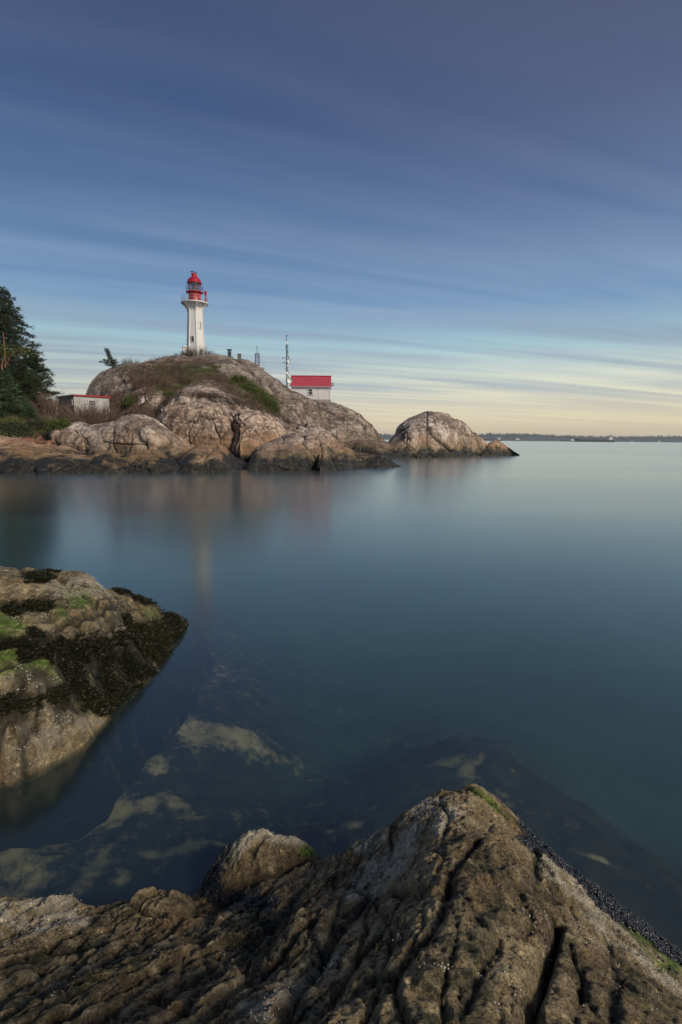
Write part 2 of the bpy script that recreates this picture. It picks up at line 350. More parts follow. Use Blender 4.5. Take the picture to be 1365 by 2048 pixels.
GB = 'rounded granite outcrops along the foot of the headland'
rockthing('granite_outcrop', 'weathered grey granite ridge half way up the slope, below the green shrubs', 'rock outcrop', GB, vegpoly=VEG[:1],
          crest=[(335,812,88),(352,792,88),(372,775,88),(400,770,88),(430,776,88),(455,786,87),(478,794,87),(500,800,86),(530,818,86),(560,838,85),(590,858,84)],
          base=[(320,850,80),(400,850,80),(480,870,80),(570,885,80),(610,890,80)], e=.75, back=5, res=.22, cell=3.4, seed=21)
rockthing('granite_outcrop', 'small pale knob of bare rock among the brush just below the lighthouse', 'rock outcrop', GB, vegpoly=None,
          crest=[(371,764,103),(379,750,103),(391,742,103),(404,745,103),(416,764,103)], base=[(368,782,99),(392,786,99),(418,784,99)], e=.7, back=4, res=.2, cell=2.4, seed=131)
rockthing('granite_outcrop', 'pale hump of bare rock in the brown brush right of the flat white building', 'rock outcrop', GB, vegpoly=None,
          crest=[(258,806,92),(268,788,92),(284,778,92),(302,776,92),(320,782,92),(338,804,92)], base=[(254,838,85),(298,842,84),(340,838,85)], e=.7, back=5, res=.2, cell=2.8, seed=137)
rockthing('granite_outcrop', 'grey ledge of bare rock high on the left part of the hill', 'rock outcrop', GB, vegpoly=None,
          crest=[(262,764,106),(276,746,106),(298,737,106),(318,736,106),(338,744,106),(350,758,106)], base=[(258,782,101),(300,784,101),(354,776,101)], e=.8, back=4, res=.22, cell=3., seed=139)
rockthing('granite_outcrop', 'large rounded pale granite dome with dark run-off streaks, left of the deep vertical cleft', 'rock outcrop', GB,
          crest=[(312,858,77),(322,832,77),(338,815,77),(362,806,77),(392,803,77),(425,805,76),(448,816,75),(462,832,74),(470,855,73),(471,880,72)],
          base=[(305,905,70),(340,908,68),(390,912,67),(430,912,66),(462,912,66),(472,905,67)], e=.62, back=7, res=.18, cell=3.6, seed=33, pillow=.45, m=M_ROCK2)
rockthing('granite_outcrop', 'long sloping pinkish granite slab right of the deep vertical cleft', 'rock outcrop', GB,
          crest=[(468,862,77),(471,832,78),(480,822,79),(505,822,80),(530,830,80),(555,845,80),(578,866,79),(600,882,78)],
          base=[(462,925,63),(480,932,61),(520,925,63),(560,915,67),(600,905,72)], e=1.0, back=6, res=.18, cell=4.2, seed=41, pillow=.3, m=M_ROCK2)
rockthing('granite_outcrop', 'upright pale granite shoulder beside the brown scrub, left end of the big dome', 'rock outcrop', GB,
          crest=[(312,872,76),(316,850,76),(322,832,76),(332,819,76),(350,812,76),(375,812,76)],
          base=[(306,905,71),(330,905,70),(352,905,70),(375,905,70)], e=.55, back=5, res=.18, cell=2.4, seed=45)
rockthing('granite_outcrop', 'long low whaleback of pale streaked granite below the flat white building', 'rock outcrop', GB,
          crest=[(101,882,69),(104,861,69),(112,853,69),(132,850,69),(148,845,70),(165,843,70),(182,849,70),(205,852,70),(230,846,69),(252,836,69),(272,831,69),(292,831,69),(312,840,68),(335,858,67),(360,880,66),(385,893,65)],
          base=[(96,905,62),(150,915,60),(220,925,57),(300,935,55),(350,925,58),(395,915,62)], e=.68, back=6, res=.17, cell=2.8, seed=52, pillow=.4)
rockthing('granite_outcrop', 'low tan granite hump at the waterside below the big streaked dome', 'rock outcrop', GB, m=M_ROCK2,
          crest=[(360,915,60),(378,897,60),(398,886,60),(420,882,60),(440,886,60),(455,897,60),(470,912,60),(500,928,59)],
          base=[(330,946),(380,946),(440,944),(505,940)], e=.8, back=5, res=.16, cell=2.2, seed=61)
rockthing('granite_outcrop', 'broad pale rounded outcrop at the waterside right of the cleft, black at its foot', 'rock outcrop', GB,
          crest=[(505,905,68),(515,889,68),(530,883,68),(552,877,68),(570,869,68),(592,866,68),(618,868,67),(640,875,67),(655,886,66),(672,902,65)],
          base=[(495,942),(540,942),(600,940),(660,938),(690,934)], e=.62, back=6, res=.17, cell=3.0, seed=71, pillow=.4)
rockthing('granite_outcrop', 'low dark weed-edged ledge tapering to the right into the sea', 'rock outcrop', GB, m=M_ROCK2,
          crest=[(632,885,70),(660,886,69),(690,893,68),(715,903,67),(745,908,65),(770,915,64),(790,925,63),(800,932,62)],
          base=[(640,942),(690,939),(740,936),(780,935),(803,934)], e=.85, back=4, res=.16, cell=1.9, seed=81, pillow=.3)
rockthing('granite_outcrop', 'rust-tinted bedrock shelf at the far left waterline in front of the driftwood', 'rock outcrop', GB, m=M_ROCK2,
          crest=[(-300,872,58),(-60,872,58),(0,874,58),(25,878,58),(55,886,57),(80,893,57),(105,892,57),(135,893,57),(150,898,56),(180,908,55),(215,922,53),(250,938,51)],
          base=[(-300,950),(0,946),(80,948),(160,948),(252,945)], e=.95, back=6, res=.17, cell=2.4, seed=91, pillow=.4, amp=.5)
rockthing('granite_outcrop', 'broken brown ledges between the low whaleback and the dark water', 'rock outcrop', GB, m=M_ROCK2,
          crest=[(170,912,56),(190,898,57),(215,902,57),(245,908,57),(275,903,57),(300,898,57),(325,905,57),(350,915,57),(380,928,56)],
          base=[(160,948),(240,947),(300,947),(390,945)], e=.8, back=5, res=.16, cell=1.6, seed=97, pillow=.45)
rockthing('granite_outcrop', 'cracked pale slab between the scrub and the low ledges, under the red-roofed building', 'rock outcrop', GB,
          crest=[(560,870,95),(575,850,95),(600,846,95),(625,848,95),(650,858,95),(668,872,94),(690,886,93)],
          base=[(560,905,84),(620,905,84),(690,905,86)], e=.8, back=5, res=.2, cell=2.6, seed=101)
rockthing('granite_islet', 'steep rounded granite islet rising alone off the right end of the headland', 'islet', None,
          crest=[(762,900,108),(775,885,108),(789,870,109),(793,856,110),(802,846,110),(818,836,111),(836,829,111),(848,823,111),(856,821,111),(864,825,111),(872,823,111),(890,828,111),(908,838,111),(925,850,111),(945,863,111),(960,872,110),(970,886,109),(978,902,108)],
          base=[(750,916),(800,916),(860,915),(920,913),(985,911)], e=.72, back=13, res=.2, cell=5.0, seed=113, pillow=.5, amp=.5, groove=.5)
rockthing('granite_islet', 'small low rock tapering to a point just right of the steep islet', 'islet', None, m=M_ROCK2,
          crest=[(966,900,112),(974,890,112),(982,883,112),(990,880,112),(1000,882,112),(1012,890,112),(1025,900,112),(1040,908.5,112)],
          base=[(960,912),(1000,911.5),(1042,910.5)], e=.85, back=5, res=.18, cell=2, seed=121)
BV = np.concatenate(BVH_V); BF = np.concatenate(BVH_F)
BT = BVHTree.FromPolygons([tuple(v) for v in BV], [tuple(map(int, f)) for f in BF])
def cast(px, py):
    d = Vector(ray(px, py)).normalized(); loc, nn, i, dist = BT.ray_cast(Vector((0, 0, H)), d, 500); return loc
def ground(x, y, z=200.):
    loc, nn, i, d = BT.ray_cast(Vector((x, y, z)), Vector((0, 0, -1)), 400); return loc.z if loc else 0.
# ------------------------------------------------------------------ near rocks
def near_rock(name):
    m, t, b, o = mat(name); P = t.new('ShaderNodeNewGeometry').outputs['Position']
    s3 = t.new('ShaderNodeSeparateXYZ'); t.put(s3.inputs[0], P); z = s3.outputs[2]
    big = t.map(t.noise(P, 1.3, 6, .6, .5), .34, .66); fine = t.map(t.noise(P, 14, 9, .75), .39, .61); grit = t.noise(P, 95, 6, .8)
    c = t.ramp(t.math('ADD', t.math('MULTIPLY', big, .45), t.math('MULTIPLY', fine, .55)),
               [(.16, (.07, .052, .028)), (.36, (.22, .168, .094)), (.52, (.42, .335, .195)), (.74, (.66, .56, .38))])
    st = t.noise(t.xf(P, (7., 1.1, 2.), (0, 0, rad(-18))), 1.6, 6, .65, .5)
    c = t.mix(t.map(st, .50, .64, 0, .6), c, (.40, .31, .19)); c = t.mix(t.map(st, .46, .36, 0, .7), c, (.06, .048, .030))
    og = t.noise(P, 2.1, 4, .6); c = t.mix(t.map(og, .55, .68, 0, .45), c, (.36, .21, .09))
    c = t.mix(t.map(grit, .49, .43, 0, .75), c, (.020, .016, .011)); c = t.mix(t.map(grit, .52, .58, 0, .6), c, (.34, .29, .22))
    al = t.math('MULTIPLY', t.attr('algae'), t.map(t.noise(P, 6, 7, .75), .43, .51)); c = t.mix(t.math('MULTIPLY', al, t.map(fine, .3, .6, .9, .5)), c, (.030, .036, .014))
    ms = t.math('MULTIPLY', t.attr('moss'), t.map(t.noise(P, 9, 7, .8), .35, .46))
    c = t.mix(ms, c, t.mix(t.map(fine, .35, .65), (.06, .12, .008), (.17, .28, .025)))
    bn = t.math('MULTIPLY', t.attr('barn'), t.map(t.noise(P, 5, 7, .78), .44, .52))
    v = t.voro(P, 62, 'F1', 1.); vn = t.noise(P, 24, 4, .7)
    spot = t.math('MULTIPLY', t.map(v, .42, .25), t.map(vn, .42, .55)); c = t.mix(t.math('MULTIPLY', spot, t.math('ADD', t.math('MULTIPLY', bn, .9), .12)), c, (.50, .47, .40))
    v2 = t.voro(P, 150, 'F1', 1.); c = t.mix(t.math('MULTIPLY', t.map(v2, .34, .18), t.math('ADD', t.math('MULTIPLY', bn, .7), .10)), c, (.60, .57, .50))
    c = t.mix(t.math('MULTIPLY', bn, .88), c, (.68, .65, .58))
    c = t.mix(t.math('MULTIPLY', t.attr('crack'), .85), c, (.012, .010, .008))  # crack grooves coloured near black, recess shade painted in
    wd = t.attr('weed'); c = t.mix(t.math('MULTIPLY', wd, t.map(t.noise(P, 6, 6, .75), .30, .42)), c, t.mix(t.map(fine, .4, .6), (.010, .011, .008), (.028, .026, .018)))
    c = t.vmath('MULTIPLY', c, (1.42, 1.30, 1.06))
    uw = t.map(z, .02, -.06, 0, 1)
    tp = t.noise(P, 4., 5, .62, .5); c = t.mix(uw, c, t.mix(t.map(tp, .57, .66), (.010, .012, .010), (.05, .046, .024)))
    t.put(b.inputs['Base Color'], c)
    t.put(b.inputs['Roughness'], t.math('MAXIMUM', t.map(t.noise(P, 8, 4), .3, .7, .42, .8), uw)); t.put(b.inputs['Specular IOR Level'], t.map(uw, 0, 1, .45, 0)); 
    h = t.math('ADD', t.math('ADD', t.math('MULTIPLY', fine, 1.6), t.math('MULTIPLY', grit, .55)), t.math('MULTIPLY', t.math('MULTIPLY', t.map(v, .4, .1), bn), .25))
    t.put(b.inputs['Normal'], t.bump(h, 1., .028)); return m
M_NEAR = near_rock('wet_rock')

def outline_drop(X, Yv, poly, k, r):
    P_ = [tuple(p) for p in poly]; s = np.where(inpoly(X, Yv, P_), -1., 1.)*seg_dist(X, Yv, P_+P_[:1]); w = .5*(s+np.sqrt(s*s+r*r)); return k*w
def grid_rock(name, x0, x1, y0, y1, step, ctrl, detail, label, cat, m, masks, poly, kdrop, rdrop):
    nx = int((x1-x0)/step); ny = int((y1-y0)/step); xs = np.linspace(x0, x1, nx); ys = np.linspace(y0, y1, ny)
    cx, cy = np.meshgrid(np.linspace(x0, x1, nx//4), np.linspace(y0, y1, ny//4)); Z = tps(ctrl, cx.ravel(), cy.ravel()).reshape(cx.shape)
    Z = np.clip(Z, -.5, 2.2)-outline_drop(cx.ravel(), cy.ravel(), poly, kdrop, rdrop).reshape(cx.shape)
    # bilinear refine
    ix = np.linspace(0, cx.shape[1]-1.001, nx); iy = np.linspace(0, cx.shape[0]-1.001, ny); i0 = ix.astype(int); j0 = iy.astype(int); fx = (ix-i0)[None]; fy = (iy-j0)[:, None]
    Zf = (Z[j0][:, i0]*(1-fx)+Z[j0][:, i0+1]*fx)*(1-fy)+(Z[j0+1][:, i0]*(1-fx)+Z[j0+1][:, i0+1]*fx)*fy
    X, Yv = np.meshgrid(xs, ys); V = np.stack([X.ravel(), Yv.ravel(), np.clip(Zf.ravel(), -1.6, 9)], 1)
    V, crack = detail(V); px, py = project(V); att = {'crack': crack}
    for k, polys in masks.items():
        a = np.zeros(len(V)); w = fbm(V*7, 3, 5)
        for p in polys: a = np.maximum(a, inpoly(px+(28 if x1 > 0 else 8)*w, py+(16 if x1 > 0 else 5)*fbm(V*7+9, 3, 6), p).astype(float))
        A = a.reshape(ny, nx)
        for _ in range(5): A[1:-1, 1:-1] = (A[:-2, 1:-1]+A[2:, 1:-1]+A[1:-1, :-2]+A[1:-1, 2:])/4
        att[k] = A.ravel()*(.45 if k == 'barn' and x1 < 0 else 1.)
    for k in ('algae', 'moss', 'barn', 'weed'): att.setdefault(k, np.zeros(len(V)))
    idx = np.arange(nx*ny).reshape(ny, nx); Fc = np.stack([idx[:-1, :-1], idx[:-1, 1:], idx[1:, 1:], idx[1:, :-1]], -1).reshape(-1, 4)
    keep = (V[Fc].max(1)[:, 2] > -1.55); Fc = Fc[keep]; used, inv = np.unique(Fc, return_inverse=True)
    c = np.array([(x0+x1)/2, (y0+y1)/2, 0]); o = mesh_obj(name, V[used], inv.reshape(Fc.shape), m, None, True, {k: a[used] for k, a in att.items()}, loc=c)
    tag(o, label, cat); return o, V, att, (nx, ny)

def pxz(L, drop=()):
    r = []
    for q in L:
        p = G(*q); r.append(tuple(p))
    for px, py, z, d1, z1 in drop:                    # silhouette edge: the surface turns down just past it
        p = G(px, py, z); r.append(tuple(p)); h = p[:2]-0; n_ = h/np.linalg.norm(h)
        continue
    return r
CT = pxz([(682,2048,1.42),(900,1650,1.02),(905,1720,1.14),(910,1820,1.25),(1000,2048,1.42),(1250,2048,1.18),(1365,2048,1.0),(1200,1900,.95),(1100,1760,.92),(1300,1960,.85),(1080,1880,1.12),
          (560,1690,.33),(500,1720,.36),(600,1740,.33),(480,1800,.20),(430,1795,.16),(540,1780,.36),(640,1760,.50),(720,1760,.70),(800,1700,.82),(800,1800,.98),(420,1840,.36),(330,1840,.46),(250,1850,.44),
          (100,1850,.42),(0,1870,.46),(0,1960,.66),(0,2048,.88),(150,1950,.68),(150,2048,.98),(300,1920,.70),(300,2048,1.1),(450,1900,.72),(450,2048,1.22),(600,1850,.80),(600,2048,1.36),(750,1900,1.12),(-200,1900,.5),(-300,2048,.7)],
         [(910,1574,.90,.16,.45),(860,1588,.84,.16,.4),(800,1615,.76,.24,.1),(745,1650,.66,.22,.05),(690,1690,.54,.2,.0),(625,1702,.36,.25,-.05),
          (955,1567,.88,.14,.35),(1000,1602,.76,.13,.2),(1050,1652,.60,.12,0.1),(1120,1707,.44,.12,-.1),(1200,1768,.30,.12,-.25),(1290,1833,.19,.12,-.35),(1365,1888,.11,.12,-.45),(1480,1975,.06,.12,-.5),
          (620,1665,.36,.14,.0),(595,1648,.42,.16,.0),(540,1643,.46,.18,.0),(485,1650,.42,.18,-.05),(450,1685,.26,.15,-.1),(415,1730,.14,.14,-.2),(378,1772,.06,.14,-.25),
          (385,1800,.10,.1,-.1),(340,1774,.34,.2,-.05),(290,1776,.34,.2,-.05),(240,1795,.28,.18,-.1),(195,1818,.16,.12,-.15),(165,1800,.24,.14,-.1),(130,1789,.28,.16,-.1),(60,1785,.30,.16,-.1),(0,1783,.34,.16,-.1),(-120,1790,.34,.16,-.1)])
CT += [(x, y, z) for x, y, z in [(0, .3, 1.7), (-2, .3, 1.2), (2, 0, .9), (-3.6, 1.5, .6), (2.6, 1.0, .3), (0, -.4, 1.6)]]
NP = [G(px, py, z)[:2] for px, py, z in [(-120,1790,.34),(0,1785,.34),(60,1785,.30),(130,1789,.28),(165,1800,.24),(195,1818,.16),(240,1797,.28),(290,1778,.34),(340,1775,.34),(372,1792,.22),(384,1776,.10),(415,1732,.16),(450,1687,.28),(485,1653,.42),(540,1646,.46),(595,1650,.43),(618,1668,.38),(625,1702,.36),
     (660,1703,.44),(690,1692,.54),(745,1652,.66),(800,1617,.76),(860,1577,.86),(910,1562,.92),(955,1567,.88),(1000,1602,.76),(1050,1652,.60),(1120,1707,.44),(1200,1768,.30),(1290,1833,.19),(1365,1888,.11),(1480,1975,.06)]]+[np.array(q) for q in [(2.5, 1.9), (2.9, .6), (2.6, -.6), (-4.2, -.6), (-4.2, 2.4)]]
CR = [([(1058,2060),(1075,1990),(1092,1935),(1110,1890),(1117,1845)], 1.2, .11, .015), ([(783,1990),(800,1955),(830,1915),(862,1880),(885,1835),(893,1790),(905,1745),(935,1700),(955,1680)], 1.1, .055, .015),
      ([(675,1768),(710,1778),(735,1775)], .65, .05, .02), ([(630,1702),(560,1740),(500,1760),(440,1790),(395,1800)], .35, .06, .03),
      ([(0,1945),(90,1905),(180,1850),(205,1820)], .45, .05, .02), ([(400,1800),(330,1870),(220,1930),(90,2000),(0,2060)], .6, .05, .02),
      ([(600,1785),(560,1830),(480,1920),(400,2000),(360,2060)], .8, .05, .022), ([(740,1790),(690,1850),(640,1930),(560,2060)], 1.0, .05, .02),
      ([(1050,1650),(1075,1700),(1070,1760),(1075,1800),(1115,1845)], .95, .035, .02), ([(1215,1880),(1235,1960),(1220,2060)], .95, .03, .018),
      ([(850,1800),(780,1790),(715,1785),(640,1800)], .9, .025, .012), ([(520,1760),(500,1700),(540,1660)], .4, .02, .012), ([(250,1800),(300,1830),(410,1830)], .42, .03, .014)]
CR += [([(60,2000),(120,1980),(210,1895),(320,1850)], .6, .045, .014), ([(280,2060),(350,1990),(440,1935),(505,1880),(600,1820)], .8, .055, .015), ([(350,2060),(430,1980),(540,1880),(615,1840),(645,1820)], .9, .05, .014),
       ([(225,1925),(260,1890),(350,1845),(410,1810)], .5, .045, .013), ([(440,2040),(500,1980),(560,1930),(620,1850)], .9, .05, .014), ([(270,1820),(350,1845)], .45, .03, .012), ([(640,2050),(700,1960),(760,1880),(800,1810)], 1., .04, .012), ([(930,2050),(960,1960),(1000,1880)], 1.2, .03, .010), ([(1150,2050),(1165,1960),(1140,1890)], 1.1, .03, .010)]
def on_surf(pl, ctrl, z):
    out_ = []
    for (xa, ya), (xb, yb) in zip(pl[:-1], pl[1:]):
        for f_ in np.linspace(0, 1, 5)[:-1]: out_.append((xa+(xb-xa)*f_, ya+(yb-ya)*f_))
    out_.append(pl[-1]); Z = np.full(len(out_), z)
    for _ in range(12):
        p = np.array([G(a_, b_, z_) for (a_, b_), z_ in zip(out_, Z)]); Z = .5*Z+.5*np.clip(tps(ctrl, p[:, 0], p[:, 1]), -.3, 1.9)
    return [tuple(q[:2]) for q in p]
CRW = [(on_surf(pl, CT, z), dp, w) for pl, z, dp, w in CR]
def det_near(V):
    X, Yv = V[:, 0], V[:, 1]; z = V[:, 2]
    wx = .16*fbm(V*1.7, 4, 1); th = rad(36)-rad(20)*sstep(-.6, .7, X)
    s = X*np.cos(th)-Yv*np.sin(th)+wx; al = X*np.sin(th)+Yv*np.cos(th)
    q = np.stack([s*4.4, al*.95, 0*s], 1); F1, F2, idr = voro(q+np.array([0, 0, .5]), 3); e = F2-F1
    left = sstep(.75, -.3, X)*sstep(-.1, .25, z)*(1-.8*np.exp(-((X+.5)**2/.22+(Yv-3.25)**2/.22)))
    rgh = (sstep(0, .13, e)-.5)*.038+(idr-.5)*.062+.02*np.minimum(e, .6)
    q = np.stack([s*11+.5*fbm(V*6, 2, 71), al*2.6, 0*s], 1); f1, f2, id2 = voro(q+.5, 8); rgh2 = (sstep(0, .12, f2-f1)-.5)*.018+(id2-.5)*.026
    amt = (.14+.86*left)*(.55+.45*sstep(-.3, .3, fbm(V*1.1, 2, 9)))
    d = amt*(rgh+rgh2)+.028*fbm(V*2.2, 3, 4)+.020*fbm(V*7, 4, 5)+.012*(1-2*np.abs(fbm(V*18, 3, 8)))+.009*fbm(V*38, 3, 6)+.005*fbm(V*80, 2, 7)
    q = (V+.08*np.stack([fbm(V*4, 2, 31), fbm(V*4+5, 2, 32), z*0], 1))*np.array([2.6, 1.7, 2.]); f1, f2, id3 = voro(q, 17); blk = np.exp(-((f2-f1)/.05)**2)*sstep(0, .3, fbm(V*.9, 2, 33)+.12)
    f1, f2, id4 = voro((V+.03*np.stack([fbm(V*9, 2, 81), fbm(V*9+5, 2, 82), z*0], 1))*np.array([9., 6., 5.]), 27); d += (id3-.5)*.030-.020*blk+(id4-.5)*.016-.008*np.exp(-((f2-f1)/.07)**2)
    crack = np.clip(.35*np.exp(-(e/.06)**2)*left+.5*blk, 0, 1)
    wob = .02*fbm(V*6, 3, 41)
    for pl, dp, w in CRW:
        dd = seg_dist(X+wob, Yv+wob, pl); g = np.exp(-(dd/w)**2)*(.75+.4*fbm(V*5, 2, 42)); d = d-dp*g-dp*.16*np.exp(-(dd/(w*3.))**2); crack = np.maximum(crack, np.clip(g*1.1, 0, 1))
    V = V.copy(); V[:, 2] += d; return V, crack
mk = {'barn': [[(880,1568),(790,1625),(760,1680),(720,1790),(690,1800),(740,1700),(690,1695),(800,1600)], [(905,1600),(925,1640),(890,1680),(870,1660)], [(1060,1660),(1180,1790),(1300,1900),(1365,1960),(1365,2000),(1200,1860),(1080,1740)],
               [(470,1650),(620,1645),(610,1690),(500,1690),(420,1760)], [(470,2020),(640,1930),(700,1880),(620,1990),(520,2060)], [(860,1570),(900,1600),(760,1790),(700,1790)], [(0,1800),(160,1795),(200,1860),(0,1870)]],
      'algae': [[(1000,1660),(900,1750),(880,1900),(820,2048),(960,2048),(1000,1900),(1010,1820),(980,1740)], [(700,1850),(640,2048),(560,2048),(640,1900)], [(0,1930),(200,1870),(330,1900),(120,2048),(0,2048)], [(500,1790),(620,1800),(480,1960),(380,1980)],
                [(860,1800),(790,1900),(720,2048),(680,2048),(740,1900)], [(1110,1860),(1150,1880),(1160,1940),(1110,1960)], [(230,1780),(390,1800),(330,1840),(200,1860)], [(1220,1900),(1365,1990),(1365,2048),(1300,2048)]],
      'moss': [[(925,1565),(975,1580),(1055,1665),(1065,1690),(1030,1650),(950,1590)], [(1070,1670),(1110,1690),(1120,1715),(1080,1690)], [(1180,1775),(1365,1900),(1365,1960),(1250,1850)], [(440,1680),(480,1660),(500,1680),(450,1720)], [(615,1690),(670,1690),(660,1715),(610,1710)], [(690,1660),(750,1650),(700,1700),(680,1700)]],
      'weed': [[(1040,1630),(1120,1690),(1240,1780),(1365,1860),(1500,1960),(1500,2040),(1365,1935),(1240,1838),(1140,1755),(1045,1680)], [(375,1770),(440,1680),(455,1700),(430,1760),(500,1790),(560,1800),(520,1830),(420,1810)]]}
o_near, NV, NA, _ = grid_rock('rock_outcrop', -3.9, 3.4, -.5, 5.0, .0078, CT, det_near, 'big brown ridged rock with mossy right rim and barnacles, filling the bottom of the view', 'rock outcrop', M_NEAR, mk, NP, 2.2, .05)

# rock on the left
CL = pxz([(0,1130,1.15),(100,1150,1.1),(180,1180,.98),(100,1210,.98),(0,1230,.98),(230,1215,.78),(200,1270,.66),(120,1290,.78),(0,1320,.80),(260,1260,.46),(60,1370,.70),(0,1400,.72),(130,1360,.52),(220,1320,.36),(280,1300,.26),(300,1350,.08),
          (200,1380,.24),(140,1420,.36),(0,1440,.50),(80,1450,.40),(150,1460,.20),(0,1500,.24),(60,1490,.22),(210,1420,.10),(330,1270,.22),(360,1240,.16),(-200,1300,1.1),(-200,1150,1.4),(-200,1450,.6)],
         [(0,1120,1.18,.7,.3),(90,1126,1.16,.7,.3),(185,1135,1.06,.7,.2),(215,1157,.92,.7,.1),(260,1165,.80,.6,0.),(300,1180,.68,.5,-.1),(328,1210,.42,.4,-.2),(350,1218,.20,.4,-.3),(385,1218,.08,.4,-.3),(-200,1115,1.4,.8,.3)])
CL += [tuple(G(px, py, 0)) for px, py in [(388,1235),(350,1290),(330,1330),(270,1390),(225,1440),(170,1495),(90,1530),(0,1568)]]
LP = [G(px, py, z)[:2] for px, py, z in [(-400,1110,1.5),(-200,1115,1.4),(0,1121,1.18),(90,1127,1.16),(185,1136,1.06),(215,1158,.92),(260,1166,.80),(300,1181,.68),(328,1211,.42),(350,1219,.20),(385,1220,.06),(388,1235,0),(350,1290,0),(330,1330,0),(270,1390,0),(225,1440,0),(170,1495,0),(90,1530,0),(0,1568,0),(-200,1640,0)]]+[np.array(q) for q in [(-8, 3.0), (-11, 4), (-11, 10)]]
CL += [(x, y, z) for x, y, z in [(-6,4.0,.4), (-8,5,.9),(-9,8,1.4)]]
CL_OLD = [(x, y, z) for x, y, z in [(-1.7,9.3,-1.9), (-1.6,8,-2.2), (-1.6,7,-2.2), (-1.7,5.6,-2.0), (-1.9,4.6,-1.7), (-1.7,3.6,-1.7), (-1.6,10.5,-2.5), (-4,3.0,-.9), (-3,3.9,-.5), (-4.5,3.4,-.2), (-6,3,0.1), (-8,3.2,.4), (-10,5,1.2), (-10,8,1.3), (-9,11,.3), (-5,11.5,-.9), (-2.6,11,-1.2)]]
CRL = [([(0,1215),(110,1205)], .95, .06, .05), ([(145,1282),(210,1253),(262,1230),(330,1218)], .62, .14, .05), ([(110,1262),(150,1245),(200,1225),(262,1205)], .7, .07, .03), ([(0,1285),(70,1275),(130,1300)], .85, .08, .05),
       ([(0,1345),(60,1320),(120,1300)], .8, .09, .05), ([(0,1425),(70,1415),(140,1400)], .55, .10, .09), ([(30,1120),(60,1160),(120,1165)], 1.1, .05, .03), ([(120,1165),(100,1150),(60,1170),(0,1180)], 1.05, .05, .03),
       ([(180,1210),(240,1200),(290,1215)], .8, .03, .02), ([(90,1220),(150,1290)], .8, .03, .02), ([(0,1540),(40,1520),(75,1495)], .1, .03, .02), ([(205,1290),(300,1245)], .5, .10, .04), ([(0,1165),(60,1175),(140,1168),(230,1195)], 1., .06, .03), ([(60,1230),(90,1200),(150,1175)], .9, .05, .025), ([(0,1480),(60,1465),(130,1470)], .35, .05, .03)]
CRLW = [(on_surf(pl, CL, z), dp, w) for pl, z, dp, w in CRL]
def det_left(V):
    X, Yv = V[:, 0], V[:, 1]; th = rad(-52); wx = .2*fbm(V*.8, 3, 1); s = X*np.cos(th)-Yv*np.sin(th)+wx; al = X*np.sin(th)+Yv*np.cos(th)
    q = np.stack([s*1.5, al*.45, 0*s], 1)+.5; F1, F2, idr = voro(q, 5); e = F2-F1
    d = (sstep(0, .12, e)-.6)*.07+(idr-.5)*.12+.07*fbm(V*1.1, 3, 4)+.035*fbm(V*4, 4, 5)+.010*fbm(V*20, 3, 6)
    crack = .5*np.exp(-(e/.03)**2); wob = .05*fbm(V*3, 3, 41)
    for pl, dp, w in CRLW:
        dd = seg_dist(X+wob, Yv+wob, pl); g = np.exp(-(dd/w)**2); d = d-dp*g; crack = np.maximum(crack, g)
    V = V.copy(); V[:, 2] += d*sstep(-.5, .4, V[:, 2]); return V, crack
ml = {'weed': [[(138,1281),(212,1290),(246,1275),(277,1250),(332,1241),(332,1222),(400,1212),(400,1235),(345,1305),(283,1380),(232,1442),(175,1425),(169,1404),(123,1376),(108,1336),(89,1290)], [(0,1207),(40,1201),(117,1207),(101,1219),(46,1225),(68,1265),(123,1262),(117,1287),(61,1275),(55,1238),(0,1222)],
               [(-60,1281),(0,1281),(92,1275),(108,1299),(18,1336),(31,1315),(55,1287),(0,1302),(-60,1310)], [(145,1275),(255,1225),(262,1234),(154,1285)], [(-60,1400),(0,1395),(123,1376),(172,1401),(172,1422),(123,1404),(77,1410),(0,1432),(-60,1440)],
               [(228,1172),(262,1160),(298,1176),(330,1208),(328,1222),(277,1210),(231,1182)], [(52,1148),(123,1144),(101,1161),(46,1167)], [(200,1286),(270,1248),(300,1250),(230,1290)]],
      'moss': [[(-60,1225),(0,1225),(40,1242),(72,1270),(0,1281),(-60,1280)], [(-60,1305),(0,1302),(90,1285),(28,1317),(0,1335)], [(-60,1345),(0,1343),(86,1313),(112,1322),(105,1341),(0,1350)], [(123,1179),(172,1182),(195,1207),(148,1215)], [(120,1207),(141,1238),(110,1232)], [(150,1400),(178,1408),(172,1430),(150,1415)], [(215,1155),(250,1165),(230,1178)], [(284,1218),(330,1224),(330,1238),(290,1240)], [(95,1350),(122,1350),(124,1375),(105,1370)]],
      'barn': [[(0,1345),(125,1355),(120,1385),(60,1395),(0,1395)], [(60,1400),(200,1430),(220,1445),(60,1520),(0,1560),(0,1450)], [(80,1160),(200,1150),(230,1190),(150,1200),(90,1185)], [(150,1290),(280,1235),(270,1255),(170,1300)]],
      'algae': [[(0,1130),(180,1138),(215,1158),(120,1160),(0,1155)], [(60,1185),(200,1170),(290,1225),(150,1270),(60,1240)], [(150,1290),(270,1240),(280,1252),(180,1298)], [(70,1400),(200,1425),(180,1460),(60,1500),(0,1510)]]}
o_left, LV, LA, _ = grid_rock('rock_ledge', -10, -.7, 3.2, 11.2, .021, CL, det_left, 'barnacled rock ledge with dark rockweed and bright green moss at the left edge', 'rock ledge', M_NEAR, ml, LP, 2.2, .12)
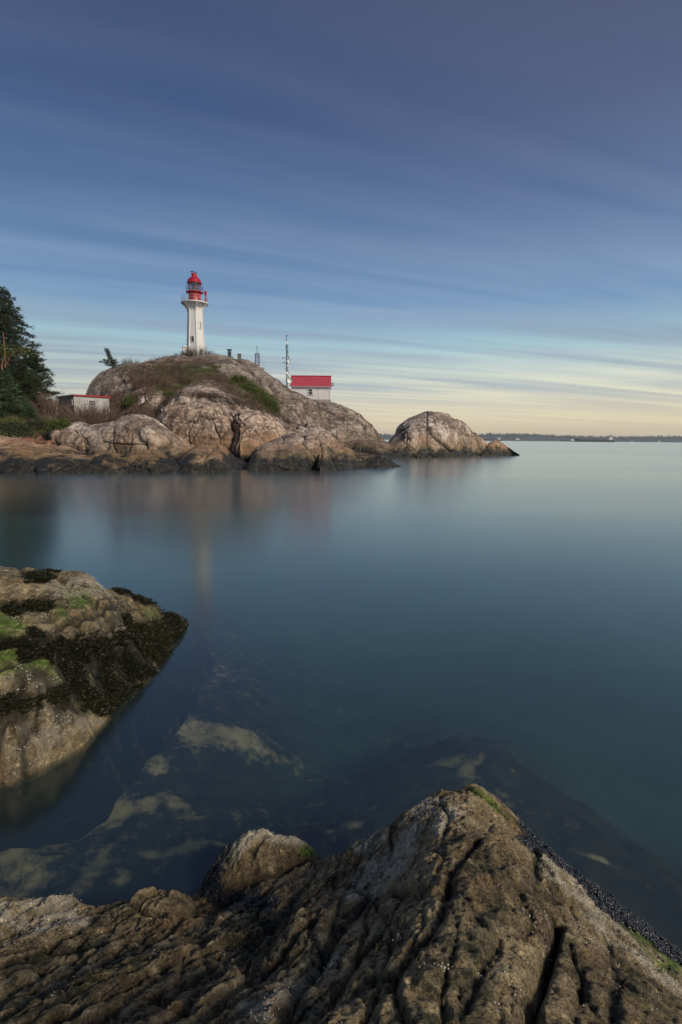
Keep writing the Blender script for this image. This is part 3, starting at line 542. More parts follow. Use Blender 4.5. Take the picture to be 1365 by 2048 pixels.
# ------------------------------------------------------------------ sea bed and water
def seabed_mat():
    m, t, b, o = mat('seabed'); P = t.new('ShaderNodeNewGeometry').outputs['Position']; s3 = t.new('ShaderNodeSeparateXYZ'); t.put(s3.inputs[0], P); z = s3.outputs[2]
    n1 = t.noise(P, .75, 6, .62, .6); n2 = t.noise(P, 3.5, 5, .6)
    dark = t.mix(t.map(n2, .4, .65), (.005, .007, .007), (.016, .017, .011))
    patch = t.mix(t.map(n2, .3, .7), (.09, .078, .034), (.20, .175, .10))
    c = t.mix(t.map(t.math('ADD', t.math('ADD', t.attr('patch'), t.math('MULTIPLY', t.map(n1, .46, .62), .30)), t.map(t.noise(P, 7, 6, .72), .3, .7, -.42, .42)), .30, .80), dark, patch)
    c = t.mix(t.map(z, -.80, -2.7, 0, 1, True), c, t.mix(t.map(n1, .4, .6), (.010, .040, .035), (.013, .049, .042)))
    t.put(b.inputs['Base Color'], c); b.inputs['Roughness'].default_value = .9; b.inputs['Specular IOR Level'].default_value = .1; return m
xs = np.r_[np.linspace(-14, -5, 40)[:-1], np.linspace(-5, 4.5, 260), np.linspace(4.5, 14, 40)[1:]]; ys = np.r_[np.linspace(-4, 1, 20)[:-1], np.linspace(1, 10, 260), np.linspace(10, 26, 60)[1:]]; nx, ny = len(xs), len(ys); X, Yv = np.meshgrid(xs, ys); X = X.ravel(); Yv = Yv.ravel()
CB = []
for px, py, z in [(100,1700,-.65),(250,1600,-.75),(50,1620,-.6),(350,1700,-.7),(200,1750,-.6),(400,1500,-.85),(300,1500,-.7),(380,1400,-.85),(450,1380,-.95),(500,1600,-1.0),(560,1480,-1.35),(600,1400,-1.7),(640,1300,-2.2),(500,1290,-1.6),(430,1280,-1.2),(560,1240,-2.0),
                  (700,1620,-.8),(760,1560,-.8),(850,1510,-.75),(920,1480,-.8),(1000,1510,-.85),(1080,1560,-.9),(1130,1600,-1.),(1170,1660,-.9),(1260,1720,-.85),(1365,1790,-.9),(620,1590,-1.4),(700,1540,-1.9),(780,1480,-1.9),(900,1440,-2.1),(1050,1470,-2.2),(1150,1540,-2.1),(1220,1600,-2.3),(1365,1690,-2.4),(1180,1630,-1.7),
                  (500,1200,-2.6),(800,1300,-3),(1100,1300,-3),(1300,1400,-3),(700,1150,-3.2),(1200,1100,-3.4),(100,1050,-2.5),(0,1600,-.5)]:
    CB.append(tuple(G(px, py, z)[:2])+(z,))
CB += [(-13, -3, -.8), (0, -3, -.6), (13, -3, -2), (13, 10, -3.5), (13, 25, -3.8), (0, 25, -3.8), (-13, 25, -3.2), (-13, 12, -2.4), (-13, 5, -.5), (-6, 4, -.6)]
Zb = np.clip(tps(CB, X, Yv), -4, -.45)
Zb = Zb+sstep(-2.4, -1.3, Zb)*(.12*fbm(np.stack([X, Yv, X*0], 1)*1.1, 4, 50)+.09*fbm(np.stack([X, Yv, X*0], 1)*3.2, 4, 51))
edge = np.maximum(np.maximum(np.abs(X)-9, 0)/5, np.maximum(np.abs(Yv-11)-11, 0)/4).clip(0, 1); Zb = Zb*(1-edge)-4.*edge
VB = np.stack([X, Yv, Zb], 1)
patch = np.zeros(len(X)); wx = .10*fbm(np.stack([X, Yv, 0*X], 1)*2.2, 3, 61); wy = .10*fbm(np.stack([X, Yv, 0*X+5], 1)*2.2, 3, 62)
for px, py, rx, ry, rot_, k_ in [(390,1428,32,18,-.2,1), (470,1408,50,12,-.1,.7), (560,1400,90,14,0,.35), (315,1497,22,14,-.2,.9), (333,1408,8,5,.4,.8), (105,1628,65,13,-.35,1), (200,1592,55,16,-.2,.9), (300,1582,16,10,0,.9), (345,1570,28,12,-.2,.6), (375,1590,22,10,.1,.4),
        (355,1662,52,12,-.15,.9), (440,1655,22,10,0,.5), (190,1715,20,42,.35,1), (248,1735,14,22,-.3,.9), (316,1700,14,18,0,.5), (30,1705,42,28,0,.65), (15,1765,30,22,0,.6), (190,1770,40,14,0,.35), (905,1505,34,7,.25,1), (940,1525,10,16,-.5,.9), (692,1622,20,12,.5,.9), (1185,1688,18,9,0,.8), (1130,1610,26,14,.3,.3), (60,1660,30,8,0,.5), (430,1290,30,8,0,.2)]:
    c_ = G(px, py, -.55)[:2]; ex = (G(px+10, py, -.55)[:2]-c_)/10; ey = (G(px, py+10, -.55)[:2]-c_)/10; Mi = np.linalg.inv(np.stack([ex, ey], 1)); q = Mi @ np.stack([X+wx-c_[0], Yv+wy-c_[1]])
    a_ = q[0]*math.cos(rot_)+q[1]*math.sin(rot_); b_ = -q[0]*math.sin(rot_)+q[1]*math.cos(rot_); patch = np.maximum(patch, k_*np.exp(-.5*((a_/rx)**2+(b_/ry)**2)))
idx = np.arange(nx*ny).reshape(ny, nx); FB = np.stack([idx[:-1, :-1], idx[:-1, 1:], idx[1:, 1:], idx[1:, :-1]], -1).reshape(-1, 4).tolist()
k0 = len(VB); R_ = [(-11000, -400), (11000, -400), (11000, 8800), (-11000, 8800)]; I_ = [(-14, -4), (14, -4), (14, 26), (-14, 26)]; ci = [0, nx-1, nx*ny-1, nx*(ny-1)]
VB = np.r_[VB, [(x, y, -4.) for x, y in R_]]
FB += [(k0, k0+1, ci[1], ci[0]), (k0+1, k0+2, ci[2], ci[1]), (k0+2, k0+3, ci[3], ci[2]), (k0+3, k0, ci[0], ci[3])]
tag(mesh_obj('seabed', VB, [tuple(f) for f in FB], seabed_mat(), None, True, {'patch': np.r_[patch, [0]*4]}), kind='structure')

m = bpy.data.materials.new('water'); m.use_nodes = True; t = NT(m.node_tree); P = t.new('ShaderNodeNewGeometry').outputs['Position']
o = t.new('ShaderNodeOutputMaterial'); fr = t.new('ShaderNodeFresnel'); fr.inputs[0].default_value = 1.8
gl = t.new('ShaderNodeBsdfGlossy'); gl.inputs['Color'].default_value = (.95, 1, 1, 1)
wv = t.noise(t.xf(P, (.006, .045, 1)), 1., 5, .6); t.put(gl.inputs['Roughness'], t.map(wv, .35, .65, .15, .20))
rf = t.new('ShaderNodeBsdfTransparent'); rf.inputs['Color'].default_value = (.93, .96, .90, 1)
df = t.new('ShaderNodeBsdfDiffuse'); df.inputs['Color'].default_value = (.07, .13, .145, 1)
m1 = t.new('ShaderNodeMixShader'); m1.inputs[0].default_value = .13; t.l.new(rf.outputs[0], m1.inputs[1]); t.l.new(df.outputs[0], m1.inputs[2])
m2 = t.new('ShaderNodeMixShader'); bf = t.new('ShaderNodeNewGeometry').outputs['Backfacing']; t.put(m2.inputs[0], t.math('ADD', t.math('MULTIPLY', fr.outputs[0], t.math('SUBTRACT', 1., bf)), t.math('MULTIPLY', bf, .06))); t.l.new(m1.outputs[0], m2.inputs[1]); t.l.new(gl.outputs[0], m2.inputs[2]); t.l.new(m2.outputs[0], o.inputs[0])
xs = [-11000, -3000, -400, -60, -10, 0, 10, 60, 400, 3000, 11000]; ys = [-400, -20, 0, 5, 15, 60, 250, 1200, 4000, 8800]
VW = [(x, y, 0) for y in ys for x in xs]; FW = [(j*11+i, j*11+i+1, (j+1)*11+i+1, (j+1)*11+i) for j in range(9) for i in range(10)]
tag(mesh_obj('water', VW, FW, m), kind='structure')
# ------------------------------------------------------------------ built things
M_WHITE = simple('whitewash', (.60, .585, .565), .75, .05, .6, dirt=(.40, .35, .30), bump=.15)
M_WHITE2 = simple('white_boards', (.60, .56, .57), .6, .05, .5, dirt=(.42, .38, .35))
M_RED = simple('red_paint', (.33, .010, .018), .38, .12, 2.); M_REDROOF = simple('red_roofing', (.40, .055, .075), .55, .10, .8)
M_DARK = simple('dark_metal', (.035, .035, .04), .5); M_GREY = simple('grey_metal', (.30, .31, .32), .45); M_CONC = simple('concrete', (.27, .245, .22), .85, .2, 1.5, dirt=(.14, .12, .10), bump=.3)
M_WIN = simple('window_glass', (.030, .034, .038), .12, .1); M_PALE = simple('pale_dish', (.62, .62, .60), .5); M_BRASS = simple('lens_brass', (.32, .24, .10), .35, metal=.5)
M_HUT = simple('stained_whitewash', (.40, .385, .36), .8, .08, .8, dirt=(.24, .21, .18)); M_CPIL = simple('mossy_concrete', (.14, .13, .095), .9, .25, 1.)
M_GLASS = bpy.data.materials.new('lantern_glass'); M_GLASS.use_nodes = True; t = NT(M_GLASS.node_tree); o = t.new('ShaderNodeOutputMaterial')
a = t.new('ShaderNodeBsdfTransparent'); a.inputs[0].default_value = (.86, .92, .93, 1); g_ = t.new('ShaderNodeBsdfGlossy'); g_.inputs['Roughness'].default_value = .05
x = t.new('ShaderNodeMixShader'); x.inputs[0].default_value = .14; t.l.new(a.outputs[0], x.inputs[1]); t.l.new(g_.outputs[0], x.inputs[2]); t.l.new(x.outputs[0], o.inputs[0])

# --- lighthouse
LX, LY, _ = Y(391.5, 660, 118); LY = 118.
def zl(py): return Y(391, py, 118)[2]
zb = ground(LX, LY)-.3; L = empty('lighthouse', (LX, LY, zb))
tag(L, 'tall white six-sided lighthouse with a red lantern room on the summit of the headland', 'lighthouse')
phc = math.atan2(-LY, -LX); ph = phc+rad(9); z0, z1, z2 = zb-.8, zl(620), zl(608)
prof = [(z0, 2.14), (z0+1, 2.10), (z0+(z1-z0)*.35, 1.88), (z0+(z1-z0)*.7, 1.64), (z1-.5, 1.52), (z1+.3, 1.56), (z1+.8, 1.8), (z2-.12, 2.3)]
MB().lathe((LX, LY), [(r, z) for z, r in prof], 6, ph).build('tower_wall', M_WHITE, L)
for k in range(6):
    a = ph+k*math.pi/3; dr = Vector((math.cos(a), math.sin(a), 0)); tn = Vector((-math.sin(a), math.cos(a), 0)); mb = MB(); vs = []
    pr = [(z, r+.05, .25) for z, r in prof[:5]]+[(z1+.1, 1.76, .22), (z1+.5, 2.02, .20), (z2-.35, 2.42, .18), (z2-.06, 2.68, .18)]
    for z, r, w in pr:
        c = Vector((LX, LY, z)); vs += [c+dr*(r-.5)-tn*w, c+dr*(r-.5)+tn*w, c+dr*r+tn*w*.8, c+dr*r-tn*w*.8]
    fs = [(4*i+j, 4*i+(j+1) % 4, 4*i+4+(j+1) % 4, 4*i+4+j) for i in range(len(pr)-1) for j in range(4)]+[(3, 2, 1, 0), tuple(4*len(pr)-4+j for j in range(4))]
    mb.add(vs, fs).build('buttress', M_WHITE, L)
g = MB().lathe((LX, LY), [(2.2, z2-.06), (2.72, z2-.05), (2.78, z2+.05), (2.78, z2+.20), (2.3, z2+.28)], 36).build('gallery', M_WHITE, L)
def ringrail(name, r, z, h, n_, rails, m, par, rr=.035):
    mb = MB()
    for k in range(n_):
        a = 2*math.pi*k/n_; mb.tube([(LX+r*math.cos(a), LY+r*math.sin(a), z), (LX+r*math.cos(a), LY+r*math.sin(a), z+h)], rr, 5)
    for f in rails: mb.tube([(LX+r*math.cos(2*math.pi*k/30), LY+r*math.sin(2*math.pi*k/30), z+h*f) for k in range(31)], rr, 5, False)
    return mb.build(name, m, par)
ringrail('railing', 2.62, z2+.26, 1.05, 14, (.5, 1.), M_GREY, L)
zd1 = zl(586); MB().lathe((LX, LY), [(1.28, z2+.27), (1.30, z2+.5), (1.27, z2+.6), (1.27, zd1-.2), (1.34, zd1)], 28).build('lantern_base', M_RED, L, True)
MB().lathe((LX, LY), [(1.3, zd1+.003), (1.74, zd1+.02), (1.76, zd1+.14), (1.2, zd1+.17)], 32).build('lantern_walkway', M_RED, L)
ringrail('walkway_railing', 1.70, zd1+.15, 1.15, 12, (.33, .66, 1.), M_DARK, L, .028)
zr = zl(567.5); gls = MB().lathe((LX, LY), [(1.20, zd1+.175), (1.20, zr-.02)], 16).build('lantern_glazing', M_GLASS, L)
mb = MB()
for k in range(8):
    a = phc+rad(12)+k*math.pi/4; mb.box((LX+1.24*math.cos(a), LY+1.24*math.sin(a), (zd1+.17+zr)/2), (.09, .09, zr-zd1-.2), a)
for zz in (.5,): mb.tube([(LX+1.23*math.cos(2*math.pi*k/24), LY+1.23*math.sin(2*math.pi*k/24), zd1+.17+(zr-zd1)*zz) for k in range(25)], .035, 5, False)
mb.build('glazing_bar', M_RED, gls)
MB().lathe((LX, LY), [(.3, zd1+.18), (.32, zd1+.5), (.10, zd1+.6), (.36, zd1+.8), (.42, zd1+1.1), (.30, zd1+1.35), (.05, zd1+1.5)], 14).build('lamp', M_BRASS, L, True)
zt = zl(553); MB().lathe((LX, LY), [(1.10, zr-.01), (1.50, zr), (1.52, zr+.12), (1.42, zr+.2), (1.36, zr+.5), (1.18, zr+.85), (.85, zr+1.15), (.55, zt-.1)], 28).build('lantern_roof', M_RED, L, True)
vt = MB().lathe((LX, LY), [(.54, zt-.15), (.54, zt+.35), (.62, zt+.38), (.62, zt+.46), (.35, zt+.62), (.06, zt+.75)], 18).build('ventilator', M_RED, L)
zv = zl(543.5); mb = MB().tube([(LX, LY, zt+.7), (LX, LY, zv+.25)], .035, 5).tube([(LX-.45, LY, zv), (LX+.5, LY, zv-.12)], .03, 5)
mb.box((LX-.42, LY, zv+.02), (.55, .04, .24)); mb.box((LX+.5, LY, zv-.12), (.22, .04, .2)); mb.build('weather_vane', M_DARK, L)
def hexface(k): a = ph+math.pi/6+k*math.pi/3; return a
for k, lat, py0, py1, w, nm in ((-1, -.03, 675.5, 686, .56, M_WIN), (0, -.05, 646, 658, .42, M_PALE)):
    a = hexface(k); za, zz = zl(py1), zl(py0); zc_ = (za+zz)/2; r = np.interp(zc_, [p[0] for p in prof], [p[1] for p in prof])*math.cos(math.pi/6)
    dr = Vector((math.cos(a), math.sin(a), 0)); tn = Vector((-math.sin(a), math.cos(a), 0)); c = Vector((LX, LY, zc_))+dr*(r+.0)+tn*lat
    slope = Matrix((tn, dr, Vector((0, 0, 1)))).transposed()
    fo = MB(); 
    for s_ in (-1, 1): fo.box(c+tn*s_*(w/2+.03)+dr*.03, (.06, .22, zz-za+.12), ax=slope)
    fo.box(c+dr*.03+Vector((0, 0, (zz-za)/2+.03)), (w, .22, .06), ax=slope); fo.box(c+dr*.05-Vector((0, 0, (zz-za)/2+.03)), (w+.2, .28, .07), ax=slope)
    f = fo.build('window', M_WHITE, L); MB().box(c+dr*.02, (w, .1, zz-za), ax=slope).build('pane', nm, f)
    if nm is M_PALE: MB().box(c+tn*.15+dr*.05, (.10, .1, zz-za), ax=slope).build('dark_strip', M_DARK, f)  # solid dark strip along one side of the pale pane
pl = Y(371, 712, 118); a = hexface(-2); MB().box((LX+2.15*math.cos(a), LY+2.15*math.sin(a), zl(704)-1.0), (1.1, 1.0, 3.4), a).lathe((LX+2.15*math.cos(a), LY+2.15*math.sin(a)), [(.72, zl(704)+.71), (.6, zl(704)+.95), (.2, zl(704)+1.05)], 12).build('door_porch', M_WHITE, L)
hx, hy = LX+2.45*math.cos(phc+rad(62)), LY+2.45*math.sin(phc+rad(62))
MB().lathe((hx, hy), [(.10, z2+.25), (.10, z2+.45), (.22, z2+.5), (.22, z2+.95), (.09, z2+1.05), (.09, z2+1.5), (.22, z2+1.6), (.30, z2+2.25), (.26, z2+2.4)], 12).build('signal_lamp', M_RED, L)

# --- low wall, lamp stand, pillar on the summit ridge
def thing(name, loc, label, cat, group=None): e = empty(name, loc); tag(e, label, cat, group); return e
pts = [Y(x_, 712, 117.6) for x_ in (424, 438, 452, 467)]; mb = MB()
for i in range(3):
    A_, B_ = pts[i], pts[i+1]; c = (A_+B_)/2; zt_ = [zl(709.5), zl(711), zl(713)][i]; mb.box((c[0], c[1], zt_-.9), (np.linalg.norm(B_-A_)+.02*i, .5+.01*i, 1.8), math.atan2(B_[1]-A_[1], B_[0]-A_[0]))
w_ = mb.build('retaining_wall', M_CONC, None, loc=(pts[0][0], pts[0][1], zl(716))); tag(w_, 'low grey concrete retaining wall running from the lighthouse base along the ridge', 'wall')
c = Y(459.5, 713, 117.2); S_ = thing('lamp_stand', (c[0], c[1], zl(716)), 'small dark framed stand with a drum on top, standing on the low concrete wall', 'stand')
za, zz = zl(716), zl(700)
for sx in (-.28, .28):
    for sy in (-.28, .28): MB().tube([(c[0]+sx, c[1]+sy, za-.3), (c[0]+sx, c[1]+sy, zz)], .05, 5).build('leg', M_DARK, S_)
MB().box((c[0], c[1], zz), (1., .9, .12)).build('platform', M_DARK, S_)
MB().box((c[0], c[1], zl(712)), (.6, .6, .08)).build('shelf', M_DARK, S_)
MB().lathe((c[0], c[1]), [(.12, zl(711)), (.18, zl(709)), (.18, zl(705)), (.10, zl(703)), (.2, zz-.1)], 12).build('drum', M_DARK, S_)
c = Y(479.5, 722, 116.5); zt_ = Y(479, 708.5, 116.5)[2]; zg = ground(c[0], c[1])
o = MB().box((c[0], c[1], (zt_+zg-.5)/2), (.68, .68, zt_-zg+.5)).box((c[0], c[1], zg+.25), (.98, .98, .3)).box((c[0], c[1], zt_+.03), (.76, .76, .08)).build('concrete_pillar', M_CPIL, None, loc=(c[0], c[1], zg)); tag(o, 'short square mossy concrete pillar on the ridge right of the low wall', 'pillar')

# --- lattice mast (short) and telecom mast
def lattice(name, cx, cy, z0, z1, w, seg, par, m, r=.035):
    mb = MB(); cs = [(cx+w*math.cos(a), cy+w*math.sin(a)) for a in (rad(-90), rad(30), rad(150))]; n_ = int((z1-z0)/seg)
    for q in cs: mb.tube([(*q, z0), (*q, z1)], r, 5)
    for k in range(n_):
        za = z0+(z1-z0)*k/n_; zb_ = z0+(z1-z0)*(k+1)/n_
        for i in range(3):
            A_, B_ = cs[i], cs[(i+1) % 3]; mb.tube([(*A_, zb_), (*B_, zb_)], r*.7, 4); mb.tube([(*(A_ if k % 2 else B_), za), (*(B_ if k % 2 else A_), zb_)], r*.6, 4)
    return mb.build(name, m, par)
ym = 114.; c = Y(515, 720, ym); zf = lambda p, y_=ym: Y(515, p, y_)[2]; zg = ground(c[0], c[1])
K = thing('radio_mast', (c[0], c[1], zg), 'short square-looking lattice mast with a whip aerial on the bare ridge', 'radio mast')
MB().box((c[0]+.4, c[1], zg-.1), (1.9, 1.4, 1.1)).build('concrete_footing', M_CONC, K)
zm = zf(707)
mb = MB(); ww = .38
for sx in (-ww, ww):
    for sy in (-ww, ww): mb.tube([(c[0]+sx, c[1]+sy, zg), (c[0]+sx, c[1]+sy, zm)], .045, 5)
k = 0; zz = zg+.7
while zz < zm:
    for sx, sy, ex, ey in ((-1, -1, 1, -1), (1, -1, 1, 1), (1, 1, -1, 1), (-1, 1, -1, -1)): mb.tube([(c[0]+sx*ww, c[1]+sy*ww, zz), (c[0]+ex*ww, c[1]+ey*ww, zz)], .04, 4)
    zz += .42
mb.build('lattice_tower', M_DARK, K)
MB().tube([(c[0], c[1], zm-1), (c[0], c[1], zf(692))], .05, 5).tube([(c[0], c[1], zf(693)), (c[0]-.25, c[1], zf(693))], .04, 4).build('aerial', M_DARK, K)
for px, py in ((487, 729), (543, 757), (556, 765)):
    q = cast(px, py+2) or Vector(Y(px, py, ym)); MB().tube([(c[0], c[1], zm-.3), q], .010, 4).build('guy_wire', M_GREY, K)

ym = 112.; c = Y(574.5, 760, ym); zf = lambda p: Y(574, p, 112.)[2]; zg = ground(c[0], c[1])
T = thing('telecom_mast', (c[0], c[1], zg), 'tall thin antenna mast hung with small dishes beside the red-roofed building', 'telecom mast')
lattice('lattice_pole', c[0], c[1], zg-.2, zf(690), .20, .5, T, M_DARK, .035)
MB().tube([(c[0]-.05, c[1], zf(692)), (c[0]-.05, c[1], zf(671))], .05, 6).tube([(c[0]-.4, c[1], zf(681)), (c[0], c[1], zf(681))], .03, 4).box((c[0]-.02, c[1], zf(671.5)), (.4, .1, .12)).build('top_pole', M_DARK, T)
for py, dx0, ww, hh, lab in ((686, .14, .52, .62, 1), (731.5, .28, .42, .48, 1)):
    MB().box((c[0]+dx0, c[1]-.35, zf(py)), (ww, .14, hh)).build('panel_antenna', M_PALE, T)
def dish(cx, cz, r, name='dish_antenna', m=None, y_=-.4):
    mb = MB(); n_ = 18; rings = [(0, .22*r), (.45*r, .16*r), (.8*r, .05*r), (r, -.08*r), (r, -.3*r)]; vs = []; ax = Vector((.25, -1, 0)).normalized(); u_ = Vector((1, .25, 0)).normalized(); w2 = Vector((0, 0, 1)); cc = Vector((cx, c[1]+y_, cz))
    for rr, dd in rings: vs += [cc-ax*dd+(u_*math.cos(2*math.pi*j/n_)+w2*math.sin(2*math.pi*j/n_))*max(rr, .01) for j in range(n_)]
    mb.add(vs, [(i*n_+j, i*n_+(j+1) % n_, (i+1)*n_+(j+1) % n_, (i+1)*n_+j) for i in range(4) for j in range(n_)])
    mb.tube([cc+Vector((0, .1, 0)), cc+Vector((0, -y_-.05, 0))], .05, 5); return mb.build(name, m or M_PALE, T, True)
for dx0, py, r in ((.28, 715.5, .25), (.42, 722.5, .34), (-.22, 741, .2), (.15, 746, .30), (-.08, 751, .18), (.22, 755, .22)): dish(c[0]+dx0, zf(py), r, m=M_GREY if r < .26 else M_PALE)
dish(c[0]+.62, zf(762), .52, 'large_dish', y_=-.9)
for py, l_ in ((716, -.85), (725.5, -.75), (704, .25), (695.5, -.25)):
    MB().tube([(c[0], c[1], zf(py)), (c[0]+l_, c[1]-.1, zf(py)+.02)], .04, 4).tube([(c[0]+l_, c[1]-.1, zf(py)-.15), (c[0]+l_, c[1]-.1, zf(py)+.2)], .035, 4).build('side_arm', M_DARK, T)

# --- fog-signal building
YB = 111.; A_ = Y(583, 790, YB); B_ = Y(660.5, 790, YB); zE = Y(620, 771.5, YB)[2]; zR = Y(620, 753.2, YB+2.6)[2]; x0, x1 = A_[0], B_[0]; dp = 5.2; zf0 = Y(620, 803, YB)[2]-.6
Bd = thing('signal_building', (x1, YB, zf0), 'white gabled building with a bright red metal roof behind the right shoulder of the hill', 'building')
mb = MB(); vs = [(x0, YB, zf0), (x1, YB, zf0), (x1, YB+dp, zf0), (x0, YB+dp, zf0), (x0, YB, zE), (x1, YB, zE), (x1, YB+dp, zE), (x0, YB+dp, zE), (x0, YB+dp/2, zR-.1), (x1, YB+dp/2, zR-.1)]
mb.add(vs, [(0, 1, 5, 4), (1, 2, 6, 9, 5), (2, 3, 7, 6), (3, 0, 4, 8, 7), (3, 2, 1, 0)]).build('wall', M_WHITE2, Bd)
ov = .28; eo = .32; th_ = .12; sl_ = (zR-zE)/(dp/2)
vs = []
for xx in (x0-ov, x1+ov*.6):
    vs += [(xx, YB-eo, zE-sl_*eo), (xx, YB+dp/2, zR), (xx, YB+dp+eo, zE-sl_*eo), (xx, YB+dp+eo, zE-sl_*eo+th_), (xx, YB+dp/2, zR+th_), (xx, YB-eo, zE-sl_*eo+th_)]
mb = MB().add(vs, [(0, 1, 2, 3, 4, 5)[::-1], (6, 7, 8, 9, 10, 11), (0, 6, 7, 1)[::-1], (1, 7, 8, 2)[::-1], (3, 9, 10, 4)[::-1], (4, 10, 11, 5)[::-1], (5, 11, 6, 0)[::-1], (2, 8, 9, 3)[::-1]])
k = x0-ov+.4
while k < x1:                                       # standing seams
    mb.add([(k, YB-eo, zE-sl_*eo+th_), (k+.05, YB-eo, zE-sl_*eo+th_), (k+.05, YB+dp/2, zR+th_), (k, YB+dp/2, zR+th_), (k, YB-eo, zE-sl_*eo+th_+.05), (k+.05, YB-eo, zE-sl_*eo+th_+.05), (k+.05, YB+dp/2, zR+th_+.05), (k, YB+dp/2, zR+th_+.05)],
           [(0, 1, 5, 4), (1, 2, 6, 5), (3, 0, 4, 7), (4, 5, 6, 7)]); k += .6
rf_ = mb.build('roof', M_REDROOF, Bd); MB().box(((x0+x1)/2, YB+dp/2, zR+.16), (x1-x0+.5, .4, .1)).build('ridge_cap', M_REDROOF, rf_)
MB().box(((x0+x1)/2, YB-eo-.07, zE-sl_*eo+.03), (x1-x0+.5, .12, .14)).build('gutter', M_GREY, Bd)
wc = Y(621.5, 783.5, YB); f = MB()
for s_ in (-1, 1): f.box((wc[0]+s_*.43, YB-.05, wc[2]), (.12, .12, 1.25))
f.box((wc[0], YB-.05, wc[2]+.58), (.74, .118, .12)).box((wc[0], YB-.08, wc[2]-.60), (1.1, .2, .1)).box((wc[0], YB-.05, wc[2]), (.74, .10, .06))
fo = f.build('window', M_WHITE, Bd); MB().box((wc[0], YB-.012, wc[2]), (.74, .05, 1.08)).build('pane', M_WIN, fo)
MB().box((Y(638, 790, YB)[0], YB-.03, (zf0+zE)/2), (.10, .06, zE-zf0-.1)).build('corner_trim', M_WHITE2, Bd)
MB().box((x1-.06, YB-.032, (zf0+zE)/2), (.14, .06, zE-zf0-.12)).build('corner_trim', M_WHITE2, Bd)
MB().box(((x0+x1)/2, YB+dp/2, Y(640, 799, YB)[2]-.75), (x1-x0+.25, dp+.25, 1.5)).build('foundation', M_CONC, Bd)
fh = MB().tube([(x1, YB+1.2, Y(666, 769.5, YB+1)[2]), (x1+.35, YB+1.2, Y(666, 769.5, YB+1)[2])], .08, 6); zz = Y(666, 769.5, YB+1)[2]
for dz_ in (-.18, .18): fh.tube([(x1+.1, YB+.9, zz+dz_), (x1+.5, YB+.7, zz+dz_), (x1+.72, YB+.5, zz+dz_)], [.07, .10, .24], 10)
fh.build('fog_horn', M_GREY, Bd)

# --- flat-roofed building at the left
Cc = np.array(Y(148, 800, 84)); R2 = np.array([Cc[0]+3.75, Cc[1]+3.75]); L2 = np.array([Cc[0]-5.0, Cc[1]+5.0]); zt_ = Y(148, 791.5, 84)[2]; zg = Y(148, 820, 84)[2]-.8
Fl = thing('service_building', (Cc[0], Cc[1], zg), 'low flat-roofed white building with red roof edge between the dark trees and the hill', 'building')
c4 = np.array([R2[0]-5., R2[1]+5.]); q4 = [Cc[:2], R2, c4, L2]
MB().add([(*q, zg) for q in q4]+[(*q, zt_) for q in q4], [(0, 1, 5, 4), (1, 2, 6, 5), (2, 3, 7, 6), (3, 0, 4, 7), (4, 5, 6, 7)]).build('wall', M_HUT, Fl)
cen = (Cc[:2]+c4)/2; q5 = [cen+(q-cen)*1.07 for q in q4]
MB().add([(*q, zt_+.003) for q in q5]+[(*q, zt_+.20) for q in q5], [(0, 1, 5, 4), (1, 2, 6, 5), (2, 3, 7, 6), (3, 0, 4, 7), (4, 5, 6, 7), (3, 2, 1, 0)]).build('roof', M_RED, Fl)
def on_wall(a_, b_, f_, z_, w_, h_, nm, bars=0, m=None):
    c_ = a_+(b_-a_)*f_; an = math.atan2(b_[1]-a_[1], b_[0]-a_[0]); nrm = np.array([math.sin(an), -math.cos(an)]); nrm *= np.sign(nrm @ (Cc[:2]-cen)) or 1
    f = MB()
    for s_ in (-1, 1): f.box((c_[0]+math.cos(an)*s_*w_/2+nrm[0]*.03, c_[1]+math.sin(an)*s_*w_/2+nrm[1]*.03, z_), (.08, .14, h_+.08), an)
    f.box((c_[0]+nrm[0]*.03, c_[1]+nrm[1]*.03, z_+h_/2), (w_-.08, .138, .08), an).box((c_[0]+nrm[0]*.05, c_[1]+nrm[1]*.05, z_-h_/2), (w_+.2, .2, .08), an)
    for k in range(bars): f.box((c_[0]+nrm[0]*.03, c_[1]+nrm[1]*.03, z_-h_/2+h_*(k+1)/(bars+1)), (w_-.08, .08, .05), an)
    fo = f.build(nm, M_WHITE2, Fl); MB().box((c_[0], c_[1], z_), (w_-.08, .06, h_-.04), an).build('pane' if nm != 'door' else 'door_leaf', m or M_WIN, fo)
zw = Y(183, 806, 86)[2]; on_wall(Cc[:2], R2, .50, zw, 1.0, .78, 'window', 2)
zw = Y(130, 806.5, 87)[2]; on_wall(L2, Cc[:2], .88, zw, .62, .8, 'window', 1); on_wall(L2, Cc[:2], .30, zw-.15, .7, .9, 'window', 1); on_wall(L2, Cc[:2], .58, zw-.35, .85, 1.5, 'door', 0, M_CPIL)
MB().box((L2[0]+.3, L2[1]-.6, Y(116, 800, 89)[2]), (.7, .1, .35), rad(-45)).build('wall_sign', M_PALE, Fl)
